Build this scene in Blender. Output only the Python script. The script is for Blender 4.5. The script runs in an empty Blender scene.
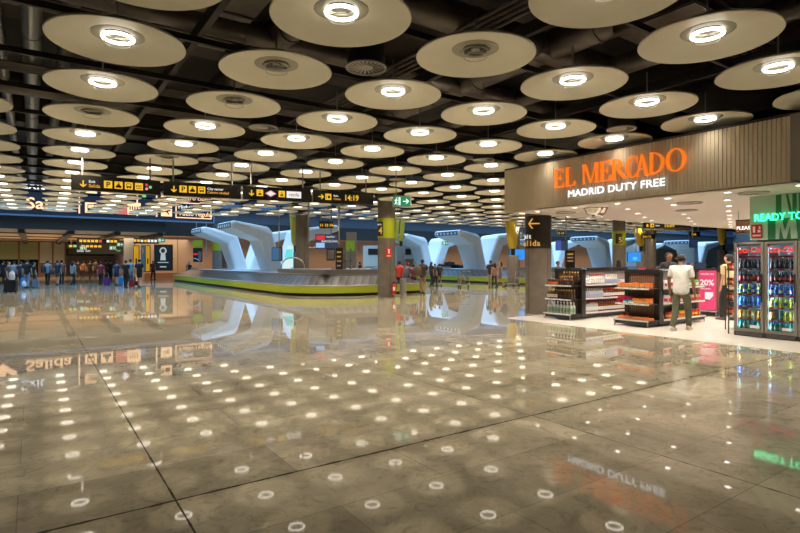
import bpy, bmesh, math, random
from mathutils import Vector, Matrix
R = math.radians
random.seed(7)
scene = bpy.context.scene
COL = scene.collection

# ---------------------------------------------------------------- camera, world, light, exposure
FPX, CX, HY, EYE = 533.0, 400.0, 262.0, 1.6
cam = bpy.data.cameras.new('camera'); cam.sensor_width = 36.0; cam.lens = 36.0*FPX/800.0
cam.shift_y = -4.5/800.0; cam.clip_start = 0.05; cam.clip_end = 300
camo = bpy.data.objects.new('camera', cam); camo.location = (0, 0, EYE); camo.rotation_euler = (R(90), 0, 0)
COL.objects.link(camo); scene.camera = camo

world = bpy.data.worlds.new('dusk_sky'); scene.world = world; world.use_nodes = True
world.node_tree.nodes['Background'].inputs[0].default_value = (0.22, 0.45, 0.85, 1)
world.node_tree.nodes['Background'].inputs[1].default_value = 1.1

UX, UY = -0.5672, 0.8236
VX, VY = 0.8236, 0.5672
def W(a, b, z=0.0): return (a*VX + b*UX, a*VY + b*UY, z)
def hall(x, y): return (x*VX + y*VY, x*UX + y*UY)
def at(px, d, z=0.0): return ((px-CX)/FPX*d, d, z)
def zat(py, d): return EYE + (HY-py)/FPX*d
FB = math.atan2(VY, VX)            # fronts that face -b: local x = +a
FA = math.atan2(-UY, -UX)          # fronts that face -a: local x = -b

def area_light(name, loc, rot, sx, sy, power, color, spread=None):
    l = bpy.data.lights.new(name, 'AREA'); l.shape = 'RECTANGLE'; l.size = sx; l.size_y = sy
    l.energy = power; l.color = color
    if spread: l.spread = spread
    o = bpy.data.objects.new(name, l); o.location = loc; o.rotation_euler = rot; COL.objects.link(o); return o
# daylight through the skylight over the luggage belts
area_light('skylight', W(42, 40.5, 9.3), (0, 0, FB), 108, 17, 15000, (0.40, 0.68, 1.0), R(115))
# warm ceiling lamps of the rear hall
area_light('rear_hall_lamp', W(3, 62, 3.85), (0, 0, FB), 20, 14, 3200, (1.0, 0.79, 0.58), R(165))
area_light('rear_belt_hall_lamp', W(46, 53.6, 3.9), (0, 0, FB), 74, 3.0, 1600, (1.0, 0.66, 0.40), R(150))

vs = scene.view_settings
vs.view_transform = 'Standard'; vs.look = 'None'; vs.gamma = 1.0; vs.use_curve_mapping = False
vs.exposure = 0.0
RING = 4.2       # ceiling ring lamps
RINGW = 29.0      # downward wattage of each ceiling lamp
SPOT = 7.0       # shop downlight lens glow
SPOTW = 25.0      # shop downlight wattage

# ---------------------------------------------------------------- materials
MATS = {}
def mat(name, col=(0.5, 0.5, 0.5), rough=0.5, metal=0.0, emit=None, strength=0.0, var=0.0, vscale=4.0, spec=0.5, alpha=None, trans=None):
    if name in MATS: return MATS[name]
    m = bpy.data.materials.new(name); m.use_nodes = True
    nt = m.node_tree; b = nt.nodes['Principled BSDF']
    b.inputs['Base Color'].default_value = (*col, 1); b.inputs['Roughness'].default_value = rough
    b.inputs['Metallic'].default_value = metal; b.inputs['Specular IOR Level'].default_value = spec
    if emit:
        b.inputs['Emission Color'].default_value = (*emit, 1); b.inputs['Emission Strength'].default_value = strength
    if var:
        tc = nt.nodes.new('ShaderNodeTexCoord'); n = nt.nodes.new('ShaderNodeTexNoise'); n.inputs['Scale'].default_value = vscale
        n.inputs['Detail'].default_value = 5
        cr = nt.nodes.new('ShaderNodeValToRGB')
        cr.color_ramp.elements[0].position = 0.3; cr.color_ramp.elements[1].position = 0.7
        cr.color_ramp.elements[0].color = (*[max(0, c*(1-var)) for c in col], 1)
        cr.color_ramp.elements[1].color = (*[min(1, c*(1+var)) for c in col], 1)
        nt.links.new(tc.outputs['Object'], n.inputs['Vector']); nt.links.new(n.outputs['Fac'], cr.inputs['Fac'])
        nt.links.new(cr.outputs['Color'], b.inputs['Base Color'])
    MATS[name] = m; return m
def glass_mat():
    m = bpy.data.materials.new('clear_glass'); m.use_nodes = True; nt = m.node_tree
    for n in list(nt.nodes):
        if n.type != 'OUTPUT_MATERIAL': nt.nodes.remove(n)
    out = [n for n in nt.nodes if n.type == 'OUTPUT_MATERIAL'][0]
    t = nt.nodes.new('ShaderNodeBsdfTransparent'); t.inputs[0].default_value = (0.9, 0.95, 0.95, 1)
    g = nt.nodes.new('ShaderNodeBsdfGlossy'); g.inputs['Roughness'].default_value = 0.03
    f = nt.nodes.new('ShaderNodeFresnel'); f.inputs[0].default_value = 1.45
    mx = nt.nodes.new('ShaderNodeMixShader')
    nt.links.new(f.outputs[0], mx.inputs[0]); nt.links.new(t.outputs[0], mx.inputs[1]); nt.links.new(g.outputs[0], mx.inputs[2])
    nt.links.new(mx.outputs[0], out.inputs[0]); return m
GLASS = glass_mat()
def E(name, col, s): return mat(name, (0.02, 0.02, 0.02), 0.4, emit=col, strength=s)

def marble():
    m = bpy.data.materials.new('polished_stone'); m.use_nodes = True; nt = m.node_tree; N = nt.nodes.new; L = nt.links.new
    b = nt.nodes['Principled BSDF']
    tc = N('ShaderNodeTexCoord'); mp = N('ShaderNodeMapping'); mp.inputs['Rotation'].default_value = (0, 0, 0)
    L(tc.outputs['Object'], mp.inputs[0])
    # slab grid (object space x = a, y = b)
    br = N('ShaderNodeTexBrick'); br.inputs['Scale'].default_value = 1.0; br.offset = 0.5; br.inputs['Mortar Size'].default_value = 0.004
    br.inputs['Mortar Smooth'].default_value = 0.3
    br.inputs['Brick Width'].default_value = 1.745; br.inputs['Row Height'].default_value = 0.70
    br.inputs['Color1'].default_value = (0.0, 0, 0, 1); br.inputs['Color2'].default_value = (1, 1, 1, 1); br.inputs['Mortar'].default_value = (0.5, 0.5, 0.5, 1)
    mp2 = N('ShaderNodeMapping'); mp2.inputs['Location'].default_value = (-0.79+1.745, -3.8+0.7*20, 0)
    L(tc.outputs['Object'], mp2.inputs[0]); L(mp2.outputs[0], br.inputs['Vector'])
    n1 = N('ShaderNodeTexNoise'); n1.inputs['Scale'].default_value = 0.9; n1.inputs['Detail'].default_value = 8; n1.inputs['Roughness'].default_value = 0.65; n1.inputs['Distortion'].default_value = 1.2
    L(mp.outputs[0], n1.inputs['Vector'])
    cr = N('ShaderNodeValToRGB'); e = cr.color_ramp.elements
    e[0].position = 0.32; e[0].color = (0.23, 0.198, 0.138, 1); e[1].position = 0.72; e[1].color = (0.42, 0.37, 0.27, 1)
    L(n1.outputs['Fac'], cr.inputs['Fac'])
    n2 = N('ShaderNodeTexNoise'); n2.inputs['Scale'].default_value = 5; n2.inputs['Detail'].default_value = 10; n2.inputs['Roughness'].default_value = 0.75; n2.inputs['Distortion'].default_value = 2.5
    L(mp.outputs[0], n2.inputs['Vector'])
    c2 = N('ShaderNodeValToRGB'); c2.color_ramp.elements[0].position = 0.34; c2.color_ramp.elements[0].color = (0.62, 0.60, 0.56, 1)
    c2.color_ramp.elements[1].position = 0.5; c2.color_ramp.elements[1].color = (1, 1, 1, 1)
    L(n2.outputs['Fac'], c2.inputs['Fac'])
    mu = N('ShaderNodeMix'); mu.data_type = 'RGBA'; mu.blend_type = 'MULTIPLY'; mu.inputs[0].default_value = 0.8
    L(cr.outputs['Color'], mu.inputs[6]); L(c2.outputs['Color'], mu.inputs[7])
    # per-slab tint
    hs = N('ShaderNodeMapRange'); hs.inputs[3].default_value = 0.86; hs.inputs[4].default_value = 1.14
    L(br.outputs['Color'], hs.inputs[0])
    m2 = N('ShaderNodeMix'); m2.data_type = 'RGBA'; m2.blend_type = 'MULTIPLY'; m2.inputs[0].default_value = 1.0
    L(mu.outputs[2], m2.inputs[6]); L(hs.outputs[0], m2.inputs[7])
    m3 = N('ShaderNodeMix'); m3.data_type = 'RGBA'; m3.inputs[7].default_value = (0.06, 0.045, 0.03, 1)
    fm = N('ShaderNodeMath'); fm.operation = 'MULTIPLY'; fm.inputs[1].default_value = 0.45
    L(br.outputs['Fac'], fm.inputs[0]); L(fm.outputs[0], m3.inputs[0]); L(m2.outputs[2], m3.inputs[6])
    # joints with chipped dark edges, along a = 0.79 + 3.49k and b = 3.8 + 7k
    sep = N('ShaderNodeSeparateXYZ'); L(tc.outputs['Object'], sep.inputs[0])
    nz = N('ShaderNodeTexNoise'); nz.inputs['Scale'].default_value = 6; nz.inputs['Detail'].default_value = 6; L(tc.outputs['Object'], nz.inputs['Vector'])
    def joint(sock, off, per, w):
        a1 = N('ShaderNodeMath'); a1.operation = 'ADD'; a1.inputs[1].default_value = -off + per/2 + per*40; L(sock, a1.inputs[0])
        a2 = N('ShaderNodeMath'); a2.operation = 'MODULO'; a2.inputs[1].default_value = per; L(a1.outputs[0], a2.inputs[0])
        a3 = N('ShaderNodeMath'); a3.operation = 'SUBTRACT'; a3.inputs[1].default_value = per/2; L(a2.outputs[0], a3.inputs[0])
        a4 = N('ShaderNodeMath'); a4.operation = 'ABSOLUTE'; L(a3.outputs[0], a4.inputs[0])
        wv = N('ShaderNodeMapRange'); wv.inputs[1].default_value = 0.45; wv.inputs[2].default_value = 0.75; wv.inputs[3].default_value = w; wv.inputs[4].default_value = w*3.0
        L(nz.outputs['Fac'], wv.inputs[0])
        a5 = N('ShaderNodeMath'); a5.operation = 'LESS_THAN'; L(a4.outputs[0], a5.inputs[0]); L(wv.outputs[0], a5.inputs[1]); return a5
    j1 = joint(sep.outputs[0], 0.79, 3.49, 0.0040); j2 = joint(sep.outputs[1], 3.8, 7.0, 0.0085)
    mxj = N('ShaderNodeMath'); mxj.operation = 'MAXIMUM'; L(j1.outputs[0], mxj.inputs[0]); L(j2.outputs[0], mxj.inputs[1])
    m4 = N('ShaderNodeMix'); m4.data_type = 'RGBA'; m4.inputs[7].default_value = (0.02, 0.015, 0.01, 1)
    fj = N('ShaderNodeMath'); fj.operation = 'MULTIPLY'; fj.inputs[1].default_value = 0.95
    L(mxj.outputs[0], fj.inputs[0]); L(fj.outputs[0], m4.inputs[0]); L(m3.outputs[2], m4.inputs[6])
    L(m4.outputs[2], b.inputs['Base Color'])
    rr = N('ShaderNodeMapRange'); rr.inputs[3].default_value = 0.012; rr.inputs[4].default_value = 0.045
    L(n1.outputs['Fac'], rr.inputs[0])
    ra = N('ShaderNodeMath'); ra.operation = 'MULTIPLY_ADD'; ra.inputs[1].default_value = 0.5; L(mxj.outputs[0], ra.inputs[0]); L(rr.outputs[0], ra.inputs[2])
    L(ra.outputs[0], b.inputs['Roughness'])
    sj = N('ShaderNodeMapRange'); sj.inputs[3].default_value = 0.5; sj.inputs[4].default_value = 0.03; L(mxj.outputs[0], sj.inputs[0]); L(sj.outputs[0], b.inputs['Specular IOR Level'])
    bp = N('ShaderNodeBump'); bp.inputs['Strength'].default_value = 0.006; bp.inputs['Distance'].default_value = 0.05
    nb = N('ShaderNodeTexNoise'); nb.inputs['Scale'].default_value = 1.6; nb.inputs['Detail'].default_value = 2; L(tc.outputs['Object'], nb.inputs['Vector'])
    L(nb.outputs['Fac'], bp.inputs['Height']); L(bp.outputs[0], b.inputs['Normal'])
    return m

def wood_mat(name, c1, c2, scale=6.0):
    m = bpy.data.materials.new(name); m.use_nodes = True; nt = m.node_tree; b = nt.nodes['Principled BSDF']
    tc = nt.nodes.new('ShaderNodeTexCoord'); w = nt.nodes.new('ShaderNodeTexWave'); w.inputs['Scale'].default_value = scale; w.bands_direction = 'X'
    w.inputs['Distortion'].default_value = 2.5; w.inputs['Detail'].default_value = 3
    cr = nt.nodes.new('ShaderNodeValToRGB'); cr.color_ramp.elements[0].color = (*c1, 1); cr.color_ramp.elements[1].color = (*c2, 1)
    nt.links.new(tc.outputs['Object'], w.inputs['Vector']); nt.links.new(w.outputs['Fac'], cr.inputs['Fac']); nt.links.new(cr.outputs['Color'], b.inputs['Base Color'])
    b.inputs['Roughness'].default_value = 0.45; return m

def belt_mat():
    m = bpy.data.materials.new('belt_plates'); m.use_nodes = True; nt = m.node_tree; b = nt.nodes['Principled BSDF']
    tc = nt.nodes.new('ShaderNodeTexCoord'); mp = nt.nodes.new('ShaderNodeMapping'); mp.inputs['Rotation'].default_value = (0, 0, R(35))
    w = nt.nodes.new('ShaderNodeTexWave'); w.wave_profile = 'SAW'; w.inputs['Scale'].default_value = 0.9; w.inputs['Distortion'].default_value = 0.0
    cr = nt.nodes.new('ShaderNodeValToRGB'); cr.color_ramp.elements[0].color = (0.04, 0.04, 0.04, 1); cr.color_ramp.elements[1].color = (0.17, 0.165, 0.16, 1)
    nt.links.new(tc.outputs['Object'], mp.inputs[0]); nt.links.new(mp.outputs[0], w.inputs['Vector']); nt.links.new(w.outputs['Fac'], cr.inputs['Fac'])
    nt.links.new(cr.outputs['Color'], b.inputs['Base Color'])
    bp = nt.nodes.new('ShaderNodeBump'); bp.inputs['Strength'].default_value = 0.35; bp.inputs['Distance'].default_value = 0.06
    nt.links.new(w.outputs['Fac'], bp.inputs['Height']); nt.links.new(bp.outputs[0], b.inputs['Normal'])
    b.inputs['Metallic'].default_value = 0.85; b.inputs['Roughness'].default_value = 0.30; return m

M = dict(
 floor=marble(), belt=belt_mat(),
 shopfloor=mat('shop_floor_stone', (0.62, 0.57, 0.50), 0.16, var=0.05, vscale=1.5),
 dark=mat('dark_ceiling', (0.042, 0.035, 0.029), 0.8, var=0.4, vscale=0.8),
 beam=mat('dark_steel', (0.030, 0.026, 0.023), 0.55),
 duct=mat('galvanised_duct', (0.15, 0.13, 0.115), 0.42, metal=0.6, var=0.3, vscale=2),
 duct2=mat('grey_lined_duct', (0.09, 0.075, 0.06), 0.7, var=0.3, vscale=2),
 disc=mat('cream_disc', (0.74, 0.70, 0.56), 0.42, var=0.03, vscale=3),
 ring=E('lamp_ring_glow', (1.0, 0.90, 0.74), RING),
 collar=mat('off_ring_and_shade_grey', (0.30, 0.285, 0.22), 0.35),
 rim=mat('lamp_rim_chrome', (0.8, 0.8, 0.76), 0.2, metal=0.3),
 rod=mat('steel_rod', (0.35, 0.34, 0.32), 0.4, metal=0.6),
 vent=mat('vent_grille', (0.36, 0.34, 0.29), 0.5),
 black=mat('black_plastic', (0.012, 0.011, 0.010), 0.42),
 blackm=mat('black_metal', (0.018, 0.017, 0.017), 0.35, metal=0.3),
 signface=mat('sign_face', (0.014, 0.011, 0.008), 0.35),
 yel=E('sign_yellow', (1.0, 0.56, 0.03), 0.95), yelw=E('sign_orange_text', (1.0, 0.45, 0.06), 0.75), whi=E('sign_white', (1.0, 0.97, 0.92), 0.9),
 yeld=mat('sign_glyph_dark', (0.03, 0.02, 0.005), 0.5),
 red=E('sign_red', (0.9, 0.08, 0.05), 0.8), grn=E('sign_green', (0.25, 0.85, 0.35), 0.8), pink=E('sign_pink', (0.95, 0.40, 0.45), 0.8), blu=E('sign_blue', (0.1, 0.45, 0.85), 0.8),
 exitg=E('exit_green', (0.005, 0.26, 0.10), 0.9), exitw=E('exit_white', (0.85, 1.0, 0.9), 1.2), exitf=mat('exit_frame', (0.45, 0.45, 0.42), 0.4),
 conc=mat('column_concrete', (0.15, 0.122, 0.095), 0.55, var=0.15, vscale=3), lime=mat('lime_panel', (0.30, 0.33, 0.01), 0.4), limeb=mat('lime_skirt', (0.33, 0.38, 0.02), 0.35),
 arm=mat('white_duct_shell', (0.78, 0.80, 0.80), 0.42), armd=mat('nozzle_panel', (0.10, 0.16, 0.24), 0.5), steel=mat('brushed_steel', (0.42, 0.41, 0.39), 0.32, metal=0.85),
 greym=mat('grey_metal', (0.18, 0.17, 0.16), 0.4, metal=0.4), islandm=mat('island_top', (0.30, 0.31, 0.32), 0.45),
 tube=mat('yellow_column', (0.55, 0.38, 0.02), 0.4), navy=mat('banner_navy', (0.010, 0.012, 0.030), 0.6), navyr=mat('banner_rim', (0.12, 0.20, 0.30), 0.4),
 cream=E('banner_cream', (1.0, 0.62, 0.34), 1.5), banw=E('banner_white', (0.9, 0.95, 1.0), 1.4), banp=E('banner_red', (0.95, 0.25, 0.18), 0.7), banb=E('banner_blue', (0.10, 0.42, 0.85), 0.8),
 peach=mat('peach_wall', (0.46, 0.33, 0.23), 0.5), bulk=mat('bulkhead_grey', (0.10, 0.12, 0.15), 0.6), rearc=mat('rear_ceiling', (0.66, 0.50, 0.38), 0.6),
 greenw=mat('olive_wall', (0.36, 0.40, 0.20), 0.5), palew=mat('pale_wall', (0.56, 0.54, 0.48), 0.5), brownw=mat('brown_cladding', (0.24, 0.12, 0.055), 0.5), darkg=mat('dark_glass', (0.012, 0.016, 0.02), 0.08),
 fasc=mat('taupe_cladding', (0.58, 0.49, 0.36), 0.55), pier=mat('grey_pier', (0.20, 0.17, 0.14), 0.5), shopc=mat('shop_ceiling_white', (0.74, 0.67, 0.60), 0.55),
 orange=mat('orange_letter', (0.7, 0.14, 0.01), 0.35, emit=(1.0, 0.23, 0.012), strength=0.72), orsid=mat('letter_side', (0.16, 0.04, 0.01), 0.5),
 lwhite=E('white_letter_glow', (0.92, 0.97, 1.0), 1.7), neon=E('green_neon', (0.04, 1.0, 0.42), 3.6),
 spot=E('downlight_lens', (1.0, 0.93, 0.84), SPOT), gwall=mat('green_cladding', (0.012, 0.17, 0.055), 0.45), gpale=mat('pale_green_cladding', (0.42, 0.56, 0.42), 0.45),
 wood=wood_mat('dark_walnut', (0.09, 0.045, 0.028), (0.24, 0.13, 0.08)), rail=mat('price_rail', (0.62, 0.60, 0.56), 0.35), pinkp=mat('magenta_poster', (0.62, 0.05, 0.17), 0.4, emit=(0.9, 0.06, 0.2), strength=0.06),
 white=mat('white_paint', (0.75, 0.74, 0.72), 0.4), firer=mat('fire_red', (0.60, 0.02, 0.015), 0.35),
 coolb=mat('cooler_casing', (0.24, 0.22, 0.19), 0.35, metal=0.5), coolin=mat('cooler_lining', (0.62, 0.74, 0.78), 0.4), cooll=E('cooler_tube', (0.55, 0.80, 1.0), 3.5),
 cokered=E('cola_red_glow', (1.0, 0.04, 0.03), 1.1), cokerail=mat('red_price_rail', (0.5, 0.03, 0.05), 0.4),
 skin=mat('skin_light', (0.45, 0.24, 0.15), 0.55), skind=mat('skin_tan', (0.24, 0.12, 0.07), 0.55),
)

# ---------------------------------------------------------------- mesh helpers
class MB:
    def __init__(s): s.v = []; s.f = []; s.m = []; s.mi = 0
    def add(s, vs_, fs, T=None):
        n = len(s.v)
        for p in vs_:
            p = Vector(p); s.v.append(tuple(T @ p) if T else tuple(p))
        for f in fs: s.f.append([i+n for i in f]); s.m.append(s.mi)
        return s
    def box(s, x0, x1, y0, y1, z0, z1, T=None):
        return s.add([(x0,y0,z0),(x1,y0,z0),(x1,y1,z0),(x0,y1,z0),(x0,y0,z1),(x1,y0,z1),(x1,y1,z1),(x0,y1,z1)],
                     [(0,3,2,1),(4,5,6,7),(0,1,5,4),(1,2,6,5),(2,3,7,6),(3,0,4,7)], T)
    def lathe(s, prof, n=24, T=None, cap=True):
        vs_ = [(r*math.cos(2*math.pi*i/n), r*math.sin(2*math.pi*i/n), z) for (r, z) in prof for i in range(n)]
        fs = [(k*n+i, k*n+(i+1) % n, (k+1)*n+(i+1) % n, (k+1)*n+i) for k in range(len(prof)-1) for i in range(n)]
        if cap and prof[0][0] > 1e-4: fs.append(tuple(reversed(range(n))))
        if cap and prof[-1][0] > 1e-4: fs.append(tuple((len(prof)-1)*n+i for i in range(n)))
        return s.add(vs_, fs, T)
    def torus(s, Rr, r, n=32, k=8, T=None, z=0):
        vs_ = [((Rr+r*math.cos(2*math.pi*j/k))*math.cos(2*math.pi*i/n), (Rr+r*math.cos(2*math.pi*j/k))*math.sin(2*math.pi*i/n), z+r*math.sin(2*math.pi*j/k)) for i in range(n) for j in range(k)]
        fs = [(i*k+j, ((i+1) % n)*k+j, ((i+1) % n)*k+(j+1) % k, i*k+(j+1) % k) for i in range(n) for j in range(k)]
        return s.add(vs_, fs, T)
    def tube(s, pts, r, n=8):
        pts = [Vector(p) for p in pts]; rr = r if isinstance(r, (list, tuple)) else [r]*len(pts)
        vs_ = []
        for i, p in enumerate(pts):
            d = (pts[min(i+1, len(pts)-1)] - pts[max(i-1, 0)]).normalized()
            up = Vector((0, 0, 1)) if abs(d.z) < 0.9 else Vector((1, 0, 0))
            x = d.cross(up).normalized(); y = d.cross(x).normalized()
            vs_ += [tuple(p + x*rr[i]*math.cos(2*math.pi*j/n) + y*rr[i]*math.sin(2*math.pi*j/n)) for j in range(n)]
        fs = [(i*n+j, (i+1)*n+j, (i+1)*n+(j+1) % n, i*n+(j+1) % n) for i in range(len(pts)-1) for j in range(n)]
        fs += [tuple(range(n)), tuple(reversed([(len(pts)-1)*n+j for j in range(n)]))]
        return s.add(vs_, fs)
    def prism(s, poly, y0, y1, T=None):          # polygon in xz extruded along y
        n = len(poly)
        vs_ = [(x, y0, z) for x, z in poly] + [(x, y1, z) for x, z in poly]
        fs = [tuple(range(n)), tuple(reversed(range(n, 2*n)))] + [(i, i+n, (i+1) % n+n, (i+1) % n) for i in range(n)]
        return s.add(vs_, fs, T)
    def mesh(s, name, mats, smooth=False, bevel=0.0):
        me = bpy.data.meshes.new(name); me.from_pydata(s.v, [], s.f)
        ms = mats if isinstance(mats, (list, tuple)) else [mats]
        for m_ in ms: me.materials.append(m_)
        me.polygons.foreach_set('material_index', [min(k, len(ms)-1) for k in s.m])
        bm = bmesh.new(); bm.from_mesh(me)
        bmesh.ops.recalc_face_normals(bm, faces=bm.faces)
        if bevel:
            bmesh.ops.bevel(bm, geom=[e for e in bm.edges if e.calc_face_angle(0) > 0.6], offset=bevel, segments=2, affect='EDGES', clamp_overlap=True)
        bm.to_mesh(me); bm.free()
        if smooth:
            me.polygons.foreach_set('use_smooth', [True]*len(me.polygons))
            try: me.set_sharp_from_angle(angle=R(40))
            except Exception: pass
        return me
    def build(s, name, mats, parent=None, smooth=False, bevel=0.0):
        return ob(name, s.mesh(name, mats, smooth, bevel), parent)
def ob(name, me, parent=None):
    o = bpy.data.objects.new(name, me); COL.objects.link(o)
    if parent: o.parent = parent
    return o
def tag(o, label=None, cat=None, group=None, kind=None):
    if label: o['label'] = label
    if cat: o['category'] = cat
    if group: o['group'] = group
    if kind: o['kind'] = kind
    return o
def place(o, loc, rz=0): o.location = loc; o.rotation_euler = (0, 0, rz); return o
def empty(name, loc, rz, label, cat, group=None):
    o = bpy.data.objects.new(name, None); COL.objects.link(o); o.empty_display_size = 0.2
    place(o, loc, rz); return tag(o, label, cat, group)
def struct(o): o['kind'] = 'structure'; return o
def kids(o): return [c for c in bpy.data.objects if c.parent == o]
def copy_tree(o, loc, rz, label=None, group=None, chl=None):
    c = o.copy(); COL.objects.link(c); place(c, loc, rz)
    if label: c['label'] = label
    if group: c['group'] = group
    for ch in (chl if chl is not None else kids(o)):
        d = ch.copy(); COL.objects.link(d); d.parent = c
        if chl is None:
            for g in kids(ch):
                e = g.copy(); COL.objects.link(e); e.parent = d
    return c
def lamp(name, size, watt, color, spread):
    l = bpy.data.lights.new(name, 'AREA'); l.shape = 'DISK'; l.size = size; l.energy = watt; l.color = color; l.spread = spread; return l
def text(body, size, x, y, z, m, parent, align='LEFT', ext=0.004, name='lettering', sx=1.0, shear=0.0, rz=0.0, off=0.0):
    c = bpy.data.curves.new(name, 'FONT'); c.body = body; c.size = size; c.align_x = align; c.extrude = ext; c.resolution_u = 3
    c.shear = shear; c.offset = off
    c.materials.append(m); o = bpy.data.objects.new(name, c); COL.objects.link(o); o.parent = parent
    o.location = (x, y, z); o.rotation_euler = (R(90), 0, rz); o.scale = (sx, 1, 1); return o
# ---------------------------------------------------------------- structure: floors, walls, ceilings
def hall_obj(mb, name, m, **k):
    o = mb.build(name, m, **k); o.rotation_euler = (0, 0, FB); return struct(o)
hall_obj(MB().box(-30, 115, -16, 90, -0.3, 0.0), 'floor', M['floor'])
hall_obj(MB().box(11.1, 31, -6, 10.85, 0.001, 0.006), 'floor_shop', M['shopfloor'])
# main hall: dark slab over the discs, side walls
hall_obj(MB().box(-30, 115, -16, 31.5, 6.7, 7.0), 'ceiling', M['dark'])
hall_obj(MB().box(-30, 115, 31.5, 31.8, 5.4, 10.0), 'wall_upstand', M['bulk'])
hall_obj(MB().box(-30.4, -30, -16, 90, 0, 10), 'wall_left', M['palew'])
hall_obj(MB().box(115, 115.4, -16, 90, 0, 10), 'wall_right', M['palew'])
hall_obj(MB().box(-30, 115, -16.4, -16, 0, 7), 'wall_rear', M['palew'])
# rear halls beyond the luggage belts
mb = MB(); mb.box(-30, 9, 47, 80, 3.98, 4.2); mb.box(9, 115, 50, 57, 4.1, 4.3); hall_obj(mb, 'ceiling_rear', M['rearc'])
mb = MB(); mb.box(-30, 9, 46.7, 47, 3.98, 4.9); mb.box(9, 115, 49.7, 50, 3.9, 5.2); hall_obj(mb, 'trim_soffit', M['beam'])
hall_obj(MB().box(-30, 115, 49.9, 50.2, 5.2, 9.5), 'wall_bulkhead', M['bulk'])
hall_obj(MB().box(-30, 115, 49.3, 49.9, 6.5, 6.9), 'trim_ledge', M['navyr'])
hall_obj(MB().box(9, 115, 57, 57.3, 0, 4.3), 'wall_peach', M['peach'])
hall_obj(MB().box(8.7, 9, 57, 80, 0, 4.3), 'wall_return', M['peach'])
mb = MB()
for a in (12, 18, 24.5, 31, 37.5, 44, 50): mb.box(a, a+0.04, 56.96, 57, 0, 4.1)
mb.box(9, 115, 56.9, 57, 0, 0.5)
hall_obj(mb, 'trim_wall_joints', M['brownw'])
mb = MB()
for k in range(-8, 4): mb.box(-0.9+k*3.1, -0.5+k*3.1, 47.1, 76, 3.7, 3.98)
for b in (53, 60, 67, 74): mb.box(-30, 9, b, b+0.12, 3.9, 3.98)
hall_obj(mb, 'trim_ceiling_beams', M['beam'])
mb = MB(); mb.box(-30, 0.5, 75, 75.3, 1.9, 4); hall_obj(mb, 'wall_olive', M['greenw'])
mb = MB(); mb.box(-30, 0.5, 75, 75.3, 0, 1.9); hall_obj(mb, 'wall_dark_glazing', M['darkg'])
mb = MB(); mb.box(0.5, 3.2, 75, 75.3, 1.5, 4); hall_obj(mb, 'wall_pale', M['palew'])
mb = MB(); mb.box(0.5, 3.2, 75, 75.3, 0, 1.5); hall_obj(mb, 'wall_low_brown', M['brownw'])
mb = MB()
for a in (-9, -6.2, -3.9, -1.4, 0.5, 1.85, 3.1): mb.box(a, a+0.16, 74.9, 75, 0, 4)
hall_obj(mb, 'trim_wall_posts', M['brownw'])
mb = MB(); mb.box(3.2, 9, 79.5, 79.8, 0, 2.4); hall_obj(mb, 'wall_exit_doors', M['peach'])
mb = MB(); mb.box(3.2, 9, 79, 79.4, 2.4, 4); hall_obj(mb, 'wall_exit_lintel', M['beam'])
# roof framing round the skylight
mb = MB()
for k in range(22): mb.box(-28+k*6.6, -27.7+k*6.6, 31.4, 49.9, 9.4, 9.9)
hall_obj(mb, 'trim_skylight_ribs', M['navyr'])
hall_obj(MB().box(-30, 115, 50.2, 80, 9.5, 9.8), 'ceiling_roof', M['dark'])

# dark framing and services over the discs
mb = MB()
a = -26.0
while a < 60:
    mb.box(a, a+0.09, -12, 31, 4.95, 5.13); a += 4.0
b = -9.78
while b < 31:
    mb.box(-26, 60, b, b+0.06, 4.86, 4.95); b += 2.0
hall_obj(mb, 'trim_ceiling_rails', M['beam'])
mb = MB()
for a in (-4.6, 4.4, 13.4, 22.4, 31.4, 40.4): mb.box(a-0.3, a+0.3, -12, 31, 5.9, 6.7)
for b in (2.3, 11.3, 20.3, 29.3): mb.box(-28, 60, b-0.3, b+0.3, 5.9, 6.7)
hall_obj(mb, 'trim_ceiling_beams', M['duct2'])
def duct(name, lab, cat, pts, r, m, n=14, bands=True):
    p0, p1 = Vector(W(*pts[0])), Vector(W(*pts[-1])); L_ = (p1-p0).length; k = int(L_/1.5); q = []; rs = []
    for i in range(k+1):
        t = i*1.5
        for dt, f in ((-0.031, 1), (-0.03, 1.07), (0.03, 1.07), (0.031, 1)):
            if bands and 0 < i < k: q.append(p0.lerp(p1, (t+dt)/L_)); rs.append(r*f)
    mb_ = MB(); mb_.tube([p0]+q+[p1], [r]+rs+[r], n)
    o = mb_.build(name, m, smooth=True); tag(o, lab, cat, 'services above the ceiling discs')
duct('pipe', 'shiny steel pipe, first of the bundle running back over the discs', 'pipe', [(-0.50, -4, 5.55), (-0.50, 30.5, 5.55)], 0.10, M['steel'])
duct('pipe', 'thicker shiny steel pipe, middle of the bundle running back over the discs', 'pipe', [(-0.02, -4, 5.5), (-0.02, 30.5, 5.5)], 0.15, M['steel'])
duct('pipe', 'dull grey pipe beside the shiny bundle above the discs', 'pipe', [(0.50, -4, 5.6), (0.50, 30.5, 5.6)], 0.12, M['duct'])
duct('pipe', 'thin dull pipe outermost of the bundle above the discs', 'pipe', [(0.95, -4, 5.45), (0.95, 30.5, 5.45)], 0.06, M['duct'])
duct('air_duct', 'round galvanised air duct crossing above the nearest unlit disc', 'air duct', [(-12, 6.6, 5.55), (10, 6.6, 5.55)], 0.26, M['duct'])
duct('air_duct', 'slim round air duct crossing above the second row of discs', 'air duct', [(-12, 9.0, 5.5), (24, 9.0, 5.5)], 0.17, M['duct'])
duct('air_duct', 'wide round air duct running back above the exit sign', 'air duct', [(7.9, -2, 5.6), (7.9, 30.5, 5.6)], 0.28, M['duct'])
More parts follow.
